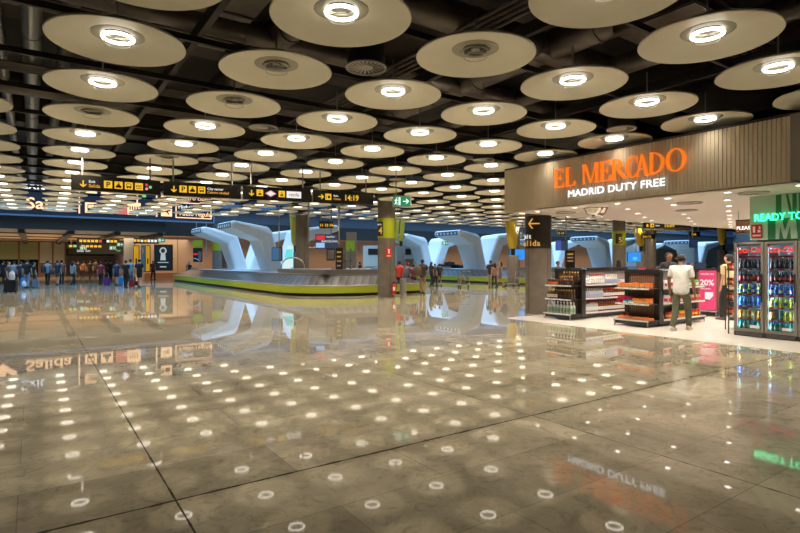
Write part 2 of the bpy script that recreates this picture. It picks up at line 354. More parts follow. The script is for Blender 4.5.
duct('air_duct', 'round air duct above the discs in front of the shop fascia', 'air duct', [(9.6, -4, 5.5), (9.6, 30.5, 5.5)], 0.20, M['duct'])
duct('air_duct', 'round air duct running back above the hanging black signs', 'air duct', [(3.6, -2, 5.55), (3.6, 30.5, 5.55)], 0.22, M['duct'])
duct('air_duct', 'grey air duct crossing above the hanging black signs', 'air duct', [(-12, 14.3, 5.5), (26, 14.3, 5.5)], 0.24, M['duct'])
mb = MB()
for k in range(5): mb.tube([W(-10, 3.9+k*0.16, 5.35), W(14, 3.9+k*0.16, 5.35)], 0.035, 6)
for k in range(4): mb.tube([W(5.6+k*0.14, -2, 5.3), W(5.6+k*0.14, 30.5, 5.3)], 0.03, 6)
for k in range(4): mb.tube([W(-10, 12.2+k*0.15, 5.3), W(14, 12.2+k*0.15, 5.3)], 0.03, 6)
tag(mb.build('conduit_run', M['duct'], smooth=True), 'bundled thin conduits criss-crossing above the ceiling discs', 'conduit', kind='stuff')
for (a, b, w, l, lab) in ((3.2, 5.9, 1.5, 1.1, 'flat grey duct box beside the nearest unlit disc'), (8.2, 4.4, 1.3, 1.3, 'flat grey duct box above the discs facing the shop letters')):
    o = MB().box(-w/2, w/2, -l/2, l/2, 0, 0.4).build('duct_box', M['duct'], bevel=0.02); place(o, W(a, b, 5.2), FB); tag(o, lab, 'air duct')
    MB().box(-w/2-0.04, w/2+0.04, -l/2-0.04, l/2+0.04, 0.17, 0.23).build('flange', M['duct2'], o)

o = MB().box(-3.4, 3.4, -1.8, 1.8, 0, 0.5).build('duct_box', mat('grey_panel', (0.30, 0.27, 0.23), 0.6, var=0.2, vscale=1.5), bevel=0.02); place(o, W(-0.2, 9.1, 5.85), FB); tag(o, 'broad pale grey duct box high above the front discs beside the pipes', 'air duct')
for k in range(3): MB().box(-3.42, 3.42, -1.2+1.2*k, -1.14+1.2*k, -0.02, 0.0).build('seam', M['duct2'], o)
# ---------------------------------------------------------------- ceiling discs
DZ, DR, SP, A0, B0, DANG = EYE+2.725, 0.79, 2.0, 4.79, 5.33, R(33.9)
plate = MB().lathe([(0.15, 0.135), (0.30, 0.125), (0.31, 0.105), (0.55, 0.052), (DR-0.01, -0.002), (DR, 0.008), (DR-0.01, 0.03), (0.5, 0.10), (0.15, 0.17), (0.15, 0.135)], 48, cap=False).mesh('disc_plate', M['disc'], smooth=True)
mring = MB().torus(0.172, 0.023, 32, 8, z=0.070).mesh('lamp_ring', M['ring'], smooth=True)
mringoff = MB().torus(0.165, 0.020, 32, 8, z=0.09).mesh('lamp_ring_off', M['collar'], smooth=True)
mb = MB().lathe([(0.06, 0.10), (0.06, 0.16), (0.0, 0.16)], 24, cap=False); mb.lathe([(0.0, 0.10), (0.06, 0.10)], 24, cap=False)
for k in range(3):
    t = R(120*k+20); mb.box(0.09, 0.27, -0.008, 0.008, 0.105, 0.118, Matrix.Rotation(t, 4, 'Z'))
mcore = mb.mesh('lamp_core', M['greym'], smooth=True)
mrim = MB().torus(0.150, 0.006, 32, 6, z=0.0).mesh('lamp_rim', M['rim'], smooth=True)
mrod = MB().tube([(0, 0, 0.1), (0, 0, 0.6)], 0.012, 6).mesh('rod', M['rod'])
mshade = MB().lathe([(0.30, 0.124), (0.302, 0.104), (0.20, 0.098), (0.195, 0.11)], 32, cap=False).mesh('flange', M['collar'], smooth=True)  # darker grey ring stands for the crescent of shade round the lamp
unlit = {(0, 0), (1, -1), (2, -1), (3, -2), (5, -1)}
ORD = ['nearest', 'second', 'third', 'fourth', 'fifth', 'sixth', 'seventh', 'eighth', 'ninth', 'tenth', 'eleventh', 'twelfth', 'thirteenth', 'fourteenth', 'fifteenth', 'sixteenth']
first = {}
LAMP = lamp('ring_light', 0.3, RINGW, (1.0, 0.90, 0.75), R(112)); LAMPN = lamp('ring_light_wall', 0.3, RINGW*0.10, (1.0, 0.90, 0.75), R(112)); LAMPF = lamp('ring_light_far', 0.3, RINGW, (1.0, 0.90, 0.75), R(112))
def rowname(i):
    if i <= -4: return 'in the outermost column past the pipes'
    return {-3: 'in the column left of the pipe bundle', -2: 'in the column beside the pipe bundle', -1: 'in the column over the Exit sign',
            0: 'in the column over the clock sign', 1: 'in the column over the green sign', 2: 'in the column right of the green sign',
            3: 'in the column nearest the fascia', 4: 'in the column over the arrow pillar'}.get(i, 'in the %s column past the arrow pillar' % ORD[i-4] if i-4 < len(ORD) else 'in the farthest column')
ndisc = 0
for i in range(-4, 22):
    cnt = 0
    for j in range(-4, 15 if i < 1 else 14 if i < 3 else 13):
        a, b = A0+SP*i, B0+SP*j+(0.16 if i == -2 else 0.28 if i < -2 else 0)
        if (a > 11.4 and b < 11.4) or (a > 10.4 and b < 2): continue
        x, y = a*math.cos(DANG)-b*math.sin(DANG), a*math.sin(DANG)+b*math.cos(DANG)
        if y < 1.5: continue
        px = CX+FPX*x/y; hw = FPX*DR/y; py = HY-FPX*2.72/y
        if px+hw < -5 or px-hw > 805 or py+hw*0.4 < -25: continue
        if px > 690 and y > 16: continue
        lit = (j, i) not in unlit
        far = y > 19
        o = ob('ceiling_disc', plate); o.location = (x, y, DZ); o.rotation_euler = (0, 0, R(17*(i*5+j*3)))
        st = 'lit ceiling disc' if lit else 'unlit ceiling disc'
        lab = '%s, %s from the front %s' % (st, ORD[cnt], rowname(i)); cnt += 1
        lab = lab.replace('nearest from the front', 'nearest the front')
        tag(o, lab, 'ceiling light', 'round ceiling disc lamps')
        ob('lamp_ring', mring if lit else mringoff, o)
        ob('lamp_core', mcore, o)
        if lit: q = ob('ring_light', LAMPN if i >= 3 and b < 11.4 else LAMP if not far else LAMPF, o); q.location = (0, 0, -0.012)
        if not far:
            ob('lamp_rim', mrim, o); ob('suspension_rod', mrod, o); ob('crescent_shade', mshade, o)
        ndisc += 1
print('DISCS', ndisc)
# round swirl vents between the discs
mb = MB().torus(0.27, 0.018, 32, 6)
mb.lathe([(0.0, -0.004), (0.1, -0.004), (0.1, 0.02), (0, 0.02)], 24, cap=False)
for k in range(22):
    mb.add([(0.095, -0.007, 0), (0.265, -0.018, 0), (0.265, 0.018, 0.004), (0.095, 0.007, 0.004)], [(0, 1, 2, 3)], Matrix.Rotation(R(360/22*k), 4, 'Z'))
mvent = mb.mesh('vent_face', M['vent'], smooth=True)
mdrum = MB().lathe([(0.0, 0.02), (0.262, 0.02), (0.262, 0.5)], 24).mesh('vent_drum', M['beam'], smooth=True)
for n_, (i, j, lab) in enumerate(((-0.5, 0.5, 'round slatted air vent nearest the front between the discs'), (-0.5, 2.5, 'round slatted air vent between discs above the second black sign'),
                 (2.5, 0.5, 'round slatted air vent close to the orange shop letters'), (2.5, 2.5, 'round slatted air vent in front of the near end of the fascia'),
                 (-0.5, 4.5, 'small far round air vent behind the second black sign'), (2.5, 4.5, 'far round air vent beyond the arrow pillar'))):
    o = ob('air_vent', mvent); o.location = W(A0+SP*i, B0+SP*j, DZ-0.04); tag(o, lab, 'vent', 'round air vents between the discs'); ob('drum', mdrum, o)

# ---------------------------------------------------------------- signs
def arrow(mb_, cx, cz, s, ang, y=-0.012):
    T = Matrix.Translation((cx, y, cz)) @ Matrix.Rotation(-ang, 4, 'Y')
    mb_.box(-0.09*s, 0.09*s, -0.003, 0.003, -0.5*s, 0.45*s, T)
    mb_.prism([(-0.42*s, -0.02*s), (-0.42*s, 0.16*s*-1-0.06*s), (0, -0.5*s-0.08*s), (0, -0.3*s)], -0.003, 0.003, T)
    mb_.prism([(0.42*s, -0.02*s), (0.42*s, -0.22*s), (0, -0.58*s), (0, -0.3*s)], -0.003, 0.003, T)
def icon(parent, x, z, s, kind, my=None):
    my = my or M['yel']
    MB().box(x, x+s, -0.018, -0.012, z, z+s).build('pictogram', my, parent, bevel=0.004)
    g = MB(); y0, y1 = -0.022, -0.018; u = s/10
    if kind == 'P':
        text('P', s*1.02, x+s*0.5, -0.021, z+s*0.14, M['yeld'], parent, 'CENTER', name='pictogram_glyph', off=0.004); return
    if kind == 'taxi':
        g.prism([(x+1.5*u, z+1.5*u), (x+8.5*u, z+1.5*u), (x+8.5*u, z+4*u), (x+7*u, z+4.6*u), (x+6.2*u, z+6.6*u), (x+3.8*u, z+6.6*u), (x+3*u, z+4.6*u), (x+1.5*u, z+4*u)], y0, y1); g.box(x+4*u, x+6*u, y0, y1, z+7.2*u, z+8.6*u)
    if kind == 'bus':
        g.box(x+2*u, x+8*u, y0, y1, z+2.6*u, z+4.6*u); g.box(x+2*u, x+2.7*u, y0, y1, z+4.6*u, z+8*u); g.box(x+7.3*u, x+8*u, y0, y1, z+4.6*u, z+8*u); g.box(x+2*u, x+8*u, y0, y1, z+7.4*u, z+8.2*u)
        g.box(x+2.6*u, x+3.8*u, y0, y1, z+1.4*u, z+2.6*u); g.box(x+6.2*u, x+7.4*u, y0, y1, z+1.4*u, z+2.6*u)
    if kind == 'train':
        g.box(x+1.5*u, x+8.5*u, y0, y1, z+2*u, z+2.8*u)
        for k in range(4): g.box(x+(1.6+1.8*k)*u, x+(2.5+1.8*k)*u, y0, y1, z+4*u, z+7*u)
    if kind == 'metro':
        g.box(x+3*u, x+7*u, y0, y1, z+2*u, z+4.6*u); g.box(x+2*u, x+3.6*u, y0, y1, z+1.2*u, z+2*u); g.box(x+6.4*u, x+8*u, y0, y1, z+1.2*u, z+2*u); g.box(x+3.6*u, x+6.4*u, y0, y1, z+6*u, z+6.9*u)
    if kind == 'bag':
        g.box(x+4*u, x+8*u, y0, y1, z+2.5*u, z+6.5*u); g.box(x+5*u, x+7*u, y0, y1, z+7*u, z+7.6*u); g.box(x+1.5*u, x+2.2*u, y0, y1, z+2*u, z+8*u)
    if kind == 'plane':
        g.prism([(x+1*u, z+4.5*u), (x+8*u, z+6.5*u), (x+9*u, z+6*u), (x+8*u, z+5*u), (x+2*u, z+3.6*u)], y0, y1); g.prism([(x+4*u, z+5*u), (x+7*u, z+1.5*u), (x+7.6*u, z+1.8*u), (x+6*u, z+5.4*u)], y0, y1); g.box(x+1.5*u, x+4*u, y0, y1, z+7.4*u, z+8*u)
    g.build('pictogram_glyph', M['yeld'], parent)
def hang_sign(px0, d0, px1, d1, z0, z1, lab, cat='sign', group=None, rods=(0.12, 0.88), rodz=0.75, depth=0.12, name='hanging_sign'):
    p0, p1 = Vector(at(px0, d0)), Vector(at(px1, d1)); L_ = (p1-p0).length; rz = math.atan2(p1.y-p0.y, p1.x-p0.x)
    root = empty(name, (p0.x, p0.y, z0), rz, lab, cat, group); H = z1-z0
    MB().box(0, L_, -0.006, depth, 0, H).build('sign_case', M['signface'], root, bevel=0.006)
    for r_ in rods:
        MB().tube([(L_*r_, depth/2, H), (L_*r_, depth/2, H+rodz)], 0.022, 8).build('suspension_rod', M['rod'], root)
    return root, L_, H
def dsign(top): return FPX*2.2/(HY-top)
G = 'black signs hanging in a row'
s, L_, H = hang_sign(71, dsign(174), 160.3, dsign(180.8), 3.415, 3.8, 'long black hanging exit sign with parking, taxi and bus pictograms and coloured dots', group=G)
m_ = MB(); arrow(m_, 0.26, 0.17, 0.17, 0); m_.build('arrow', M['yel'], s)
text('Exit', 0.095, 0.38, -0.012, 0.20, M['whi'], s, off=0.001); text('Salida', 0.115, 0.38, -0.012, 0.085, M['yelw'], s, off=0.002)
for k, kd in enumerate(('P', 'taxi', 'bus', 'train')): icon(s, 0.72+0.24*k, 0.09, 0.19, kd)
for cx_, cz_, mm in ((1.72, 0.245, 'red'), (1.72, 0.14, 'pink'), (1.81, 0.19, 'grn')):
    MB().lathe([(0.038, 0), (0.038, 0.006)], 16, Matrix.Translation((cx_, -0.012, cz_)) @ Matrix.Rotation(R(90), 4, 'X')).build('route_dot', M[mm], s)
s, L_, H = hang_sign(163.5, dsign(181), 241, dsign(185.6), 3.415, 3.8, 'black hanging sign reading City center with parking, taxi and bus pictograms', group=G)
m_ = MB(); arrow(m_, 0.26, 0.19, 0.17, 0); m_.build('arrow', M['yel'], s)
for k, kd in enumerate(('P', 'taxi', 'bus')): icon(s, 0.40+0.24*k, 0.10, 0.19, kd)
text('City center', 0.095, 1.12, -0.012, 0.21, M['whi'], s, off=0.001); text('Centro ciudad', 0.10, 1.12, -0.012, 0.11, M['yelw'], s, off=0.002)
s, L_, H = hang_sign(243, dsign(185.7), 311, dsign(189.7), 3.415, 3.8, 'black hanging sign with pink and white diamond and a white box', group=G)
m_ = MB(); arrow(m_, 0.24, 0.20, 0.17, 0); m_.build('arrow', M['yel'], s); icon(s, 0.38, 0.11, 0.19, 'metro'); icon(s, 1.02, 0.11, 0.19, 'metro')
MB().prism([(0.62, 0.20), (0.79, 0.10), (0.96, 0.20), (0.79, 0.30)], -0.016, -0.012).build('metro_diamond', M['pink'], s)
MB().prism([(0.67, 0.20), (0.79, 0.135), (0.91, 0.20), (0.79, 0.265)], -0.020, -0.016).build('metro_diamond_centre', M['whi'], s)
MB().box(1.26, 1.70, -0.018, -0.012, 0.10, 0.30).build('white_panel', M['whi'], s)
text('renfe', 0.15, 1.48, -0.021, 0.15, M['pinkp'], s, 'CENTER')
s, L_, H = hang_sign(313, dsign(189.9), 373.5, dsign(193), 3.415, 3.8, 'black hanging sign with right arrow and the clock time 14:19', group=G)
m_ = MB(); arrow(m_, 0.24, 0.19, 0.17, R(90)); m_.build('arrow', M['yel'], s); icon(s, 0.38, 0.10, 0.19, 'bag')
text('Belts', 0.08, 0.64, -0.012, 0.21, M['whi'], s); text('Cintas', 0.09, 0.64, -0.012, 0.11, M['yelw'], s, off=0.001)
text('14:19', 0.25, 0.98, -0.012, 0.11, M['yel'], s, name='clock_digits', sx=0.86, off=0.003)
# green running-man exit sign
def exit_sign(px, py, d, w, lab, rz=0.0, fine=True, grp='green exit signs'):
    h = w*0.6; root = empty('exit_sign', (*at(px, d)[:2], zat(py, d)-h/2), rz, lab, 'sign', grp)
    MB().box(-w/2, w/2, 0, 0.07, 0, h).build('frame', M['exitf'], root, bevel=0.006)
    MB().box(-w*0.44, w*0.44, -0.008, 0, h*0.09, h*0.91).build('lit_panel', M['exitg'], root)
    g = MB()
    g.box(-w*0.17, -w*0.07, -0.012, -0.008, h*0.17, h*0.85)
    m2_ = MB(); arrow(m2_, w*0.2, h*0.5, w*0.30, R(90), y=-0.011); m2_.build('arrow', M['exitw'], root)
    k = w
    g.lathe([(0.033*k, 0), (0.033*k, 0.004)], 12, Matrix.Translation((-0.26*k, -0.008, 0.47*k)) @ Matrix.Rotation(R(90), 4, 'X'))
    for (x0, z0_, x1, z1_, r_) in ((-0.28, 0.42, -0.31, 0.27, .03), (-0.28, 0.40, -0.20, 0.33, .014), (-0.29, 0.40, -0.38, 0.33, .014), (-0.31, 0.27, -0.24, 0.20, .02), (-0.24, 0.20, -0.26, 0.10, .016), (-0.31, 0.27, -0.33, 0.17, .02), (-0.33, 0.17, -0.41, 0.15, .016)):
        dx, dz = x1-x0, z1_-z0_; l_ = math.hypot(dx, dz); nx_, nz_ = -dz/l_*r_, dx/l_*r_
        g.prism([((x0+nx_)*k, (z0_+nz_)*k), ((x1+nx_)*k, (z1_+nz_)*k), ((x1-nx_)*k, (z1_-nz_)*k), ((x0-nx_)*k, (z0_-nz_)*k)], -0.012, -0.008)
    g.build('running_figure', M['exitw'], root)
    MB().tube([(-w*0.3, 0.035, h), (-w*0.3, 0.035, h+0.8)], 0.014, 8).build('suspension_rod', M['rod'], root)
exit_sign(401.8, 201.3, 15.0, 0.54, 'green exit sign with running figure and right arrow beside the lime banded pillar')
for px, py, d, lab in ((83, 248, 52, 'small far green exit sign over the crowd, nearest the white topped walker'), (112.5, 248, 52, 'small far green exit sign hanging above the purple suitcase'),
                       (120, 244.5, 48, 'far green exit sign above the pale post'), (161, 240.3, 46, 'far green exit sign above the dark poster'), (445, 243.2, 50, 'far green exit sign in the arch opening')):
    exit_sign(px, py, d, 0.62, lab)

# ---------------------------------------------------------------- columns
def column(a, b, lab, z=4.95, band=None, r=0.40, fire=False):
    p = W(a, b); root = empty('column', p, 0, lab, 'column', 'round stone clad columns')
    mb_ = MB().lathe([(r*1.02, 0), (r*1.02, 0.12), (r, 0.121), (r, z)], 40); mb_.build('shaft', M['conc'], root, smooth=True)
    for k in range(4):
        t = R(90*k+ -62); MB().box(-0.006, 0.006, -r-0.004, -r+0.01, 0.12, z, Matrix.Rotation(t+R(90), 4, 'Z')).build('joint', M['beam'], root)
    return root
def arcband(parent, name, m, r0, t0, t1, z0, z1, n=16):
    mb_ = MB(); vs_ = []; fs = []
    for i in range(n+1):
        t = t0+(t1-t0)*i/n
        for rr, z in ((r0, z0), (r0, z1), (r0+0.012, z1), (r0+0.012, z0)): vs_.append((rr*math.cos(t), rr*math.sin(t), z))
    for i in range(n):
        for k in range(4): fs.append((i*4+k, (i+1)*4+k, (i+1)*4+(k+1) % 4, i*4+(k+1) % 4))
    fs += [(0, 1, 2, 3), (n*4+3, n*4+2, n*4+1, n*4)]
    return mb_.add(vs_, fs).build(name, m, parent, smooth=True)
def arctext(parent, s_, size, r, tmid, z, m, spacing):
    n = len(s_)
    for k, ch in enumerate(s_):
        t = tmid + (k-(n-1)/2)*spacing/r
        c = bpy.data.curves.new('letter', 'FONT'); c.body = ch; c.size = size; c.extrude = 0.003; c.align_x = 'CENTER'; c.materials.append(m); c.offset = 0.004
        o = bpy.data.objects.new('letter', c); COL.objects.link(o); o.parent = parent
        o.location = (r*math.cos(t), r*math.sin(t), z); o.rotation_euler = (R(90), 0, t+R(90))
c1 = column(13.3, 20.4, 'round pillar with lime band numbered 4 and a fire sign, behind the exit sign')
arcband(c1, 'lime_band', M['lime'], 0.40, 0, 2*math.pi, 2.68, 3.58, 40)
arcband(c1, 'number_panel', M['signface'], 0.414, R(-90-78), R(-90-20), 2.78, 3.42)
arctext(c1, '4', 0.46, 0.43, R(-90-38), 2.86, M['yelw'], 0.2)
arctext(c1, 'Belt', 0.10, 0.43, R(-90-48), 3.26, M['whi'], 0.07)
mp_ = Matrix.Rotation(R(14), 4, 'Z')
MB().box(-0.13, 0.13, -0.43, -0.415, 1.80, 2.24, mp_).build('fire_notice', M['firer'], c1)
MB().box(-0.02, 0.05, -0.436, -0.43, 1.98, 2.18, mp_).build('fire_notice_glyph', M['white'], c1)
MB().box(-0.09, 0.09, -0.436, -0.43, 1.85, 1.90, mp_).build('fire_notice_text', M['white'], c1)
c2 = column(13.1, 11.35, 'round stone pillar with dark wraparound Salida arrow sign beside the shop entrance', z=4.95)
arcband(c2, 'sign_panel', M['signface'], 0.40, R(-240), R(-42), 2.02, 3.03, 30)
arctext(c2, 'Salida', 0.24, 0.42, R(-90-34-22), 2.10, M['yelw'], 0.125)
arctext(c2, 'Exit', 0.19, 0.42, R(-90-34-37), 2.33, M['whi'], 0.10)
# wraparound arrow, bent to the shaft
def bent(parent, polys, r, tc, name, m):
    mb_ = MB()
    for poly in polys:
        n = len(poly); vs_ = []
        for rr in (r, r+0.01): vs_ += [(rr*math.cos(tc+x/r), rr*math.sin(tc+x/r), z) for x, z in poly]
        mb_.add(vs_, [tuple(range(n)), tuple(reversed(range(n, 2*n)))] + [(i, (i+1) % n, (i+1) % n+n, i+n) for i in range(n)])
    return mb_.build(name, m, parent)
shaft = [[(-0.17+0.05*k, 2.765), (-0.12+0.05*k, 2.765), (-0.12+0.05*k, 2.805), (-0.17+0.05*k, 2.805)] for k in range(7)]
bent(c2, shaft+[[(-0.20, 2.785), (-0.07, 2.63), (-0.02, 2.63), (-0.14, 2.785)], [(-0.20, 2.785), (-0.14, 2.785), (-0.02, 2.94), (-0.07, 2.94)]], 0.415, R(-90-33), 'arrow', M['yelw'])
c3 = column(13.2, 29.4, 'round grey pillar standing in the middle of the near luggage belt')
c4 = column(13.2, 47.2, 'far pillar at the end of the near luggage belt'); MB().lathe([(0.42, 2.6), (0.42, 3.5)], 32).build('lime_band', M['lime'], c4, smooth=True)
c5 = column(31.2, 20.35, 'round pillar with lime band numbered 5, seen beyond the shop shelves')
arcband(c5, 'lime_band', M['lime'], 0.40, 0, 2*math.pi, 2.68, 3.58, 40); arcband(c5, 'number_panel', M['signface'], 0.414, R(-90-50), R(-90+5), 2.78, 3.42); arctext(c5, '5', 0.46, 0.43, R(-90-12), 2.86, M['yelw'], 0.2)
c6 = column(31.2, 29.4, 'dark round pillar just behind the arrow pillar, beside the yellow leaning tube'); c7 = column(43.9, 25.6, 'slim far pillar behind the shop, right of the pillar numbered 5', r=0.42)
c8 = column(49.2, 29.4, 'far pillar partly hidden behind the fridge side of the shop')
# ---------------------------------------------------------------- luggage belts and white duct arms
def rrect(hx, hy, r, n=10):
    pts = []
    for cx_, cy_, t0 in ((hx-r, hy-r, 0), (-hx+r, hy-r, 90), (-hx+r, -hy+r, 180), (hx-r, -hy+r, 270)):
        for k in range(n+1):
            t = R(t0+90*k/n); pts.append((cx_+r*math.cos(t), cy_+r*math.sin(t)))
    return pts
def ringloft(levels, hx, hy, r):         # levels: (inset, z)
    mb_ = MB(); P = []
    for ins, z in levels: P.append([(x, y, z) for x, y in rrect(hx-ins, hy-ins, max(r-ins, 0.3))])
    n = len(P[0]); vs_ = [p for q in P for p in q]
    fs = [(k*n+i, k*n+(i+1) % n, (k+1)*n+(i+1) % n, (k+1)*n+i) for k in range(len(P)-1) for i in range(n)]
    return mb_.add(vs_, fs)
def carousel(a, lab):
    hx, hy, r = 4.2, 14.6, 3.0
    root = empty('luggage_carousel', W(a, 36.4), FB, lab, 'luggage belt', 'long luggage belts')
    ringloft([(0.16, 0.0), (0.16, 0.15)], hx, hy, r).build('toe_kick', M['black'], root, smooth=True)
    ringloft([(0.14, 0.15), (0.0, 0.14), (0.0, 0.45), (0.05, 0.46)], hx, hy, r).build('lime_skirt', M['limeb'], root, smooth=True)
    ringloft([(0.0, 0.455), (-0.01, 0.50), (0.10, 0.52)], hx, hy, r).build('steel_lip', M['steel'], root, smooth=True)
    ringloft([(0.10, 0.51), (1.30, 0.92)], hx, hy, r).build('belt', M['belt'], root)
    m_ = ringloft([(1.30, 0.90), (1.32, 0.99), (1.6, 0.99)], hx, hy, r)
    m_.build('island_kerb', M['greym'], root, smooth=True)
    t = MB(); pts = rrect(hx-1.6, hy-1.6, 1.4); t.add([(x, y, 0.985) for x, y in pts], [tuple(range(len(pts)))]); t.build('island_top', M['islandm'], root); MB().box(-2.4, 2.4, -hy+1.5, -hy+7.5, 0.99, 1.22).build('end_housing', M['greym'], root, bevel=0.03)
    return root
carousel(14.0, 'long luggage belt with lime green skirt running past the pillar numbered 4')
carousel(32.0, 'far luggage belt with lime skirt, behind the group of three standing women')
carousel(50.0, 'third luggage belt glimpsed beyond the shop shelves'); carousel(68.0, 'farthest luggage belt, behind the tills')
NOZ = MB().lathe([(0.085, 0), (0.085, 0.03), (0.05, 0.02), (0.0, 0.02)], 14).mesh('nozzle', M['arm'], smooth=True)
def arm_mesh():
    s_ = -1
    prof = [(-0.02, 0.98), (-0.60, 0.98), (-1.05, 0.98), (-1.75, 3.05), (-3.75, 3.78), (-3.78, 4.12), (-3.62, 4.22), (-1.20, 3.92), (-0.95, 3.66)]
    return prof
def arm(root, side, w):
    prof = arm_mesh()
    # lofted shell: slightly narrower at the foot and head, with chamfered long edges
    mb_ = MB(); n = len(prof); ys = [(-w/2, 0.93), (-w/2+0.14, 1.0), (w/2-0.14, 1.0), (w/2, 0.93)]
    cx_ = sum(p[0] for p in prof)/n; vs_ = []
    ctr = [(-0.5, 0.98), (-0.55, 0.98), (-0.6, 0.98), (-1.5, 3.3), (-3.7, 3.9), (-3.7, 3.98), (-3.6, 4.0), (-1.45, 3.5), (-1.3, 3.3)]
    for y, sc in ys:
        for (x, z), (qx, qz) in zip(prof, ctr):
            k = 0.72 if sc < 1 else 1.0
            yy = y*(0.56 if z < 1 else 0.70 if x > -2 else 1.0)
            vs_.append((side*(qx+(x-qx)*k), yy, qz+(z-qz)*k))
    fs = [tuple(range(n)), tuple(reversed(range(3*n, 4*n)))]
    for r_ in range(3):
        for i in range(n): fs.append((r_*n+i, r_*n+(i+1) % n, (r_+1)*n+(i+1) % n, (r_+1)*n+i))
    mb_.add(vs_, fs); sh = mb_.build('arm_shell', M['arm'], root, bevel=0.05)
    g = MB(); g.box(*(sorted((side*3.80, side*3.76))), -w/2+0.25, w/2-0.25, 3.78, 4.10); g.build('nozzle_panel', M['armd'], sh)
    for k in range(6):
        y = -w/2+0.5+k*(w-1.0)/5
        q = ob('air_nozzle', NOZ, sh); q.location = (side*3.80, y, 3.93); q.rotation_euler = (0, R(90*side), 0)
def duct_v(a, b, lab, w=3.3):
    root = empty('ventilation_duct', W(a, b), FB, lab, 'air vent', 'white V shaped duct arms')
    arm(root, 1, w); arm(root, -1, w)
    MB().box(-1.4, 1.4, -1.1, 1.1, 0.985, 1.05).build('foot', M['arm'], root, bevel=0.02)
    return root
for a, bs, wh in ((14.0, (35.0, 42.2), 'near'), (32.0, (34.2, 41.6), 'far'), (50.0, (34.2, 41.6), 'third'), (68.0, (34.2, 41.6), 'farthest')):
    for k, b in enumerate(bs):
        duct_v(a, b, 'pale bent V shaped ventilation duct on the %s luggage belt, %s' % (wh, ('nearer of its two', 'the one behind, farther along')[k]))
# leaning yellow steel tubes on concrete piers
def yellow_tube(px, d, px1, z0, z1, lab, r=0.34, pair=0):
    x, y, _ = at(px, d); root = empty('leaning_column', (x, y, 0), 0, lab, 'column', 'yellow leaning roof tubes')
    dx = (px1-px)/FPX*d
    MB().lathe([(0.38, 0), (0.36, z0-0.55), (0.30, z0-0.45)], 24).build('concrete_pier', M['conc'], root, smooth=True)
    MB().tube([(0, 0, z0-0.5), (0.0, 0, z0)], [0.13, 0.16], 12).build('pin_joint', M['blackm'], root, smooth=True)
    MB().tube([(0, 0, z0), (dx*0.04, 0.02, z0+(z1-z0)*0.04), (dx, 0.6, z1)], [r*0.6, r, r*1.05], 16).build('steel_tube', M['tube'], root, smooth=True)
    if pair: MB().tube([(0, 0, z0), (pair*0.9, 0.02, z0+(z1-z0)*0.04), (dx+pair, 0.6, z1)], [r*0.6, r, r*1.05], 16).build('steel_tube', M['tube'], root, smooth=True)
yellow_tube(296, 36, 288, 2.7, 9.4, 'yellow leaning roof tube left of the grey pillar on the near luggage belt', r=0.30)
yellow_tube(223, 52, 219, 3.2, 9.4, 'far yellow roof tube rising behind the bent duct heads', r=0.22, pair=0.75)
yellow_tube(401, 46, 407, 3.4, 9.4, 'yellow pair of roof tubes just behind the lime banded pillar numbered 4', r=0.20, pair=-0.5)
yellow_tube(513, 36, 503, 2.5, 9.4, 'thick yellow leaning roof tube above the three standing women', r=0.33)
yellow_tube(641, 44, 628, 2.9, 9.4, 'yellow leaning tube seen through the shop beside the pillar numbered 5', r=0.32)
yellow_tube(723, 44, 719, 3.0, 9.4, 'yellow leaning tube glimpsed left of the first fridge', r=0.3)

# ---------------------------------------------------------------- big navy banner over the belts
root = empty('direction_banner', W(-10, 46.3, 4.88), FB, 'huge navy hanging banner with cream pictograms and the word Salida', 'sign')
BL = 22.6; MB().box(0, BL, 0, 0.3, 0.12, 3.5).build('banner_board', M['navy'], root)
mb = MB(); mb.box(-0.05, BL+0.12, -0.06, 0.34, 0, 0.12); mb.box(BL, BL+0.12, -0.06, 0.34, 0.12, 3.5); mb.build('banner_rim', M['navyr'], root)
def bx(px):      # pixel column to banner x
    t = (px-CX)/FPX; a = 46.3*(t*UY - UX)/(VX - t*VY); return a+10
m_ = MB(); arrow(m_, bx(3), 1.7, 1.9, 0, y=-0.01); m_.build('arrow', M['cream'], root)
text('Exit', 0.95, bx(20), -0.02, 1.95, M['banw'], root, off=0.01); text('Salida', 1.12, bx(25.5), -0.02, 0.56, M['cream'], root, off=0.02, sx=1.12)
for px in (78.5, 136.5, 156): MB().box(bx(px), bx(px)+0.10, -0.02, 0, 0.35, 2.9).build('divider', M['cream'], root)
def bicon(px0, px1, z, kind, m=None):
    x0, x1 = bx(px0), bx(px1); s_ = min(x1-x0, 1.0); icon(root, x0, z, s_, kind, m or M['cream'])
bicon(85, 97, 0.42, 'bus'); bicon(101, 113, 0.42, 'taxi'); bicon(85, 97, 1.9, 'train'); bicon(101, 113, 1.9, 'bag')
MB().box(bx(116), bx(127), -0.02, 0, 0.42, 1.35).build('red_panel', M['banp'], root)
icon(root, bx(127)+0.02, 0.42, 0.95, 'train', M['cream']); MB().box(bx(127)+0.97, bx(138), -0.02, 0, 0.42, 1.0).build('cream_panel', M['cream'], root)
MB().prism([(bx(118), 2.4), (bx(125), 1.95), (bx(132), 2.4), (bx(125), 2.85)], -0.02, 0).build('metro_diamond', M['banp'], root)
MB().prism([(bx(120.5), 2.4), (bx(125), 2.1), (bx(129.5), 2.4), (bx(125), 2.7)], -0.03, -0.02).build('metro_diamond_centre', M['banw'], root)
MB().box(bx(141), bx(145), -0.02, 0, 0.42, 0.9).build('blue_panel', M['banb'], root)
MB().box(bx(142), bx(146), -0.02, 0, 1.7, 2.1).build('green_panel', M['grn'], root)
bicon(161, 172, 0.42, 'plane'); bicon(161, 172, 1.9, 'bag')
fx0, fx1 = bx(175.5), bx(211.5); mb = MB()
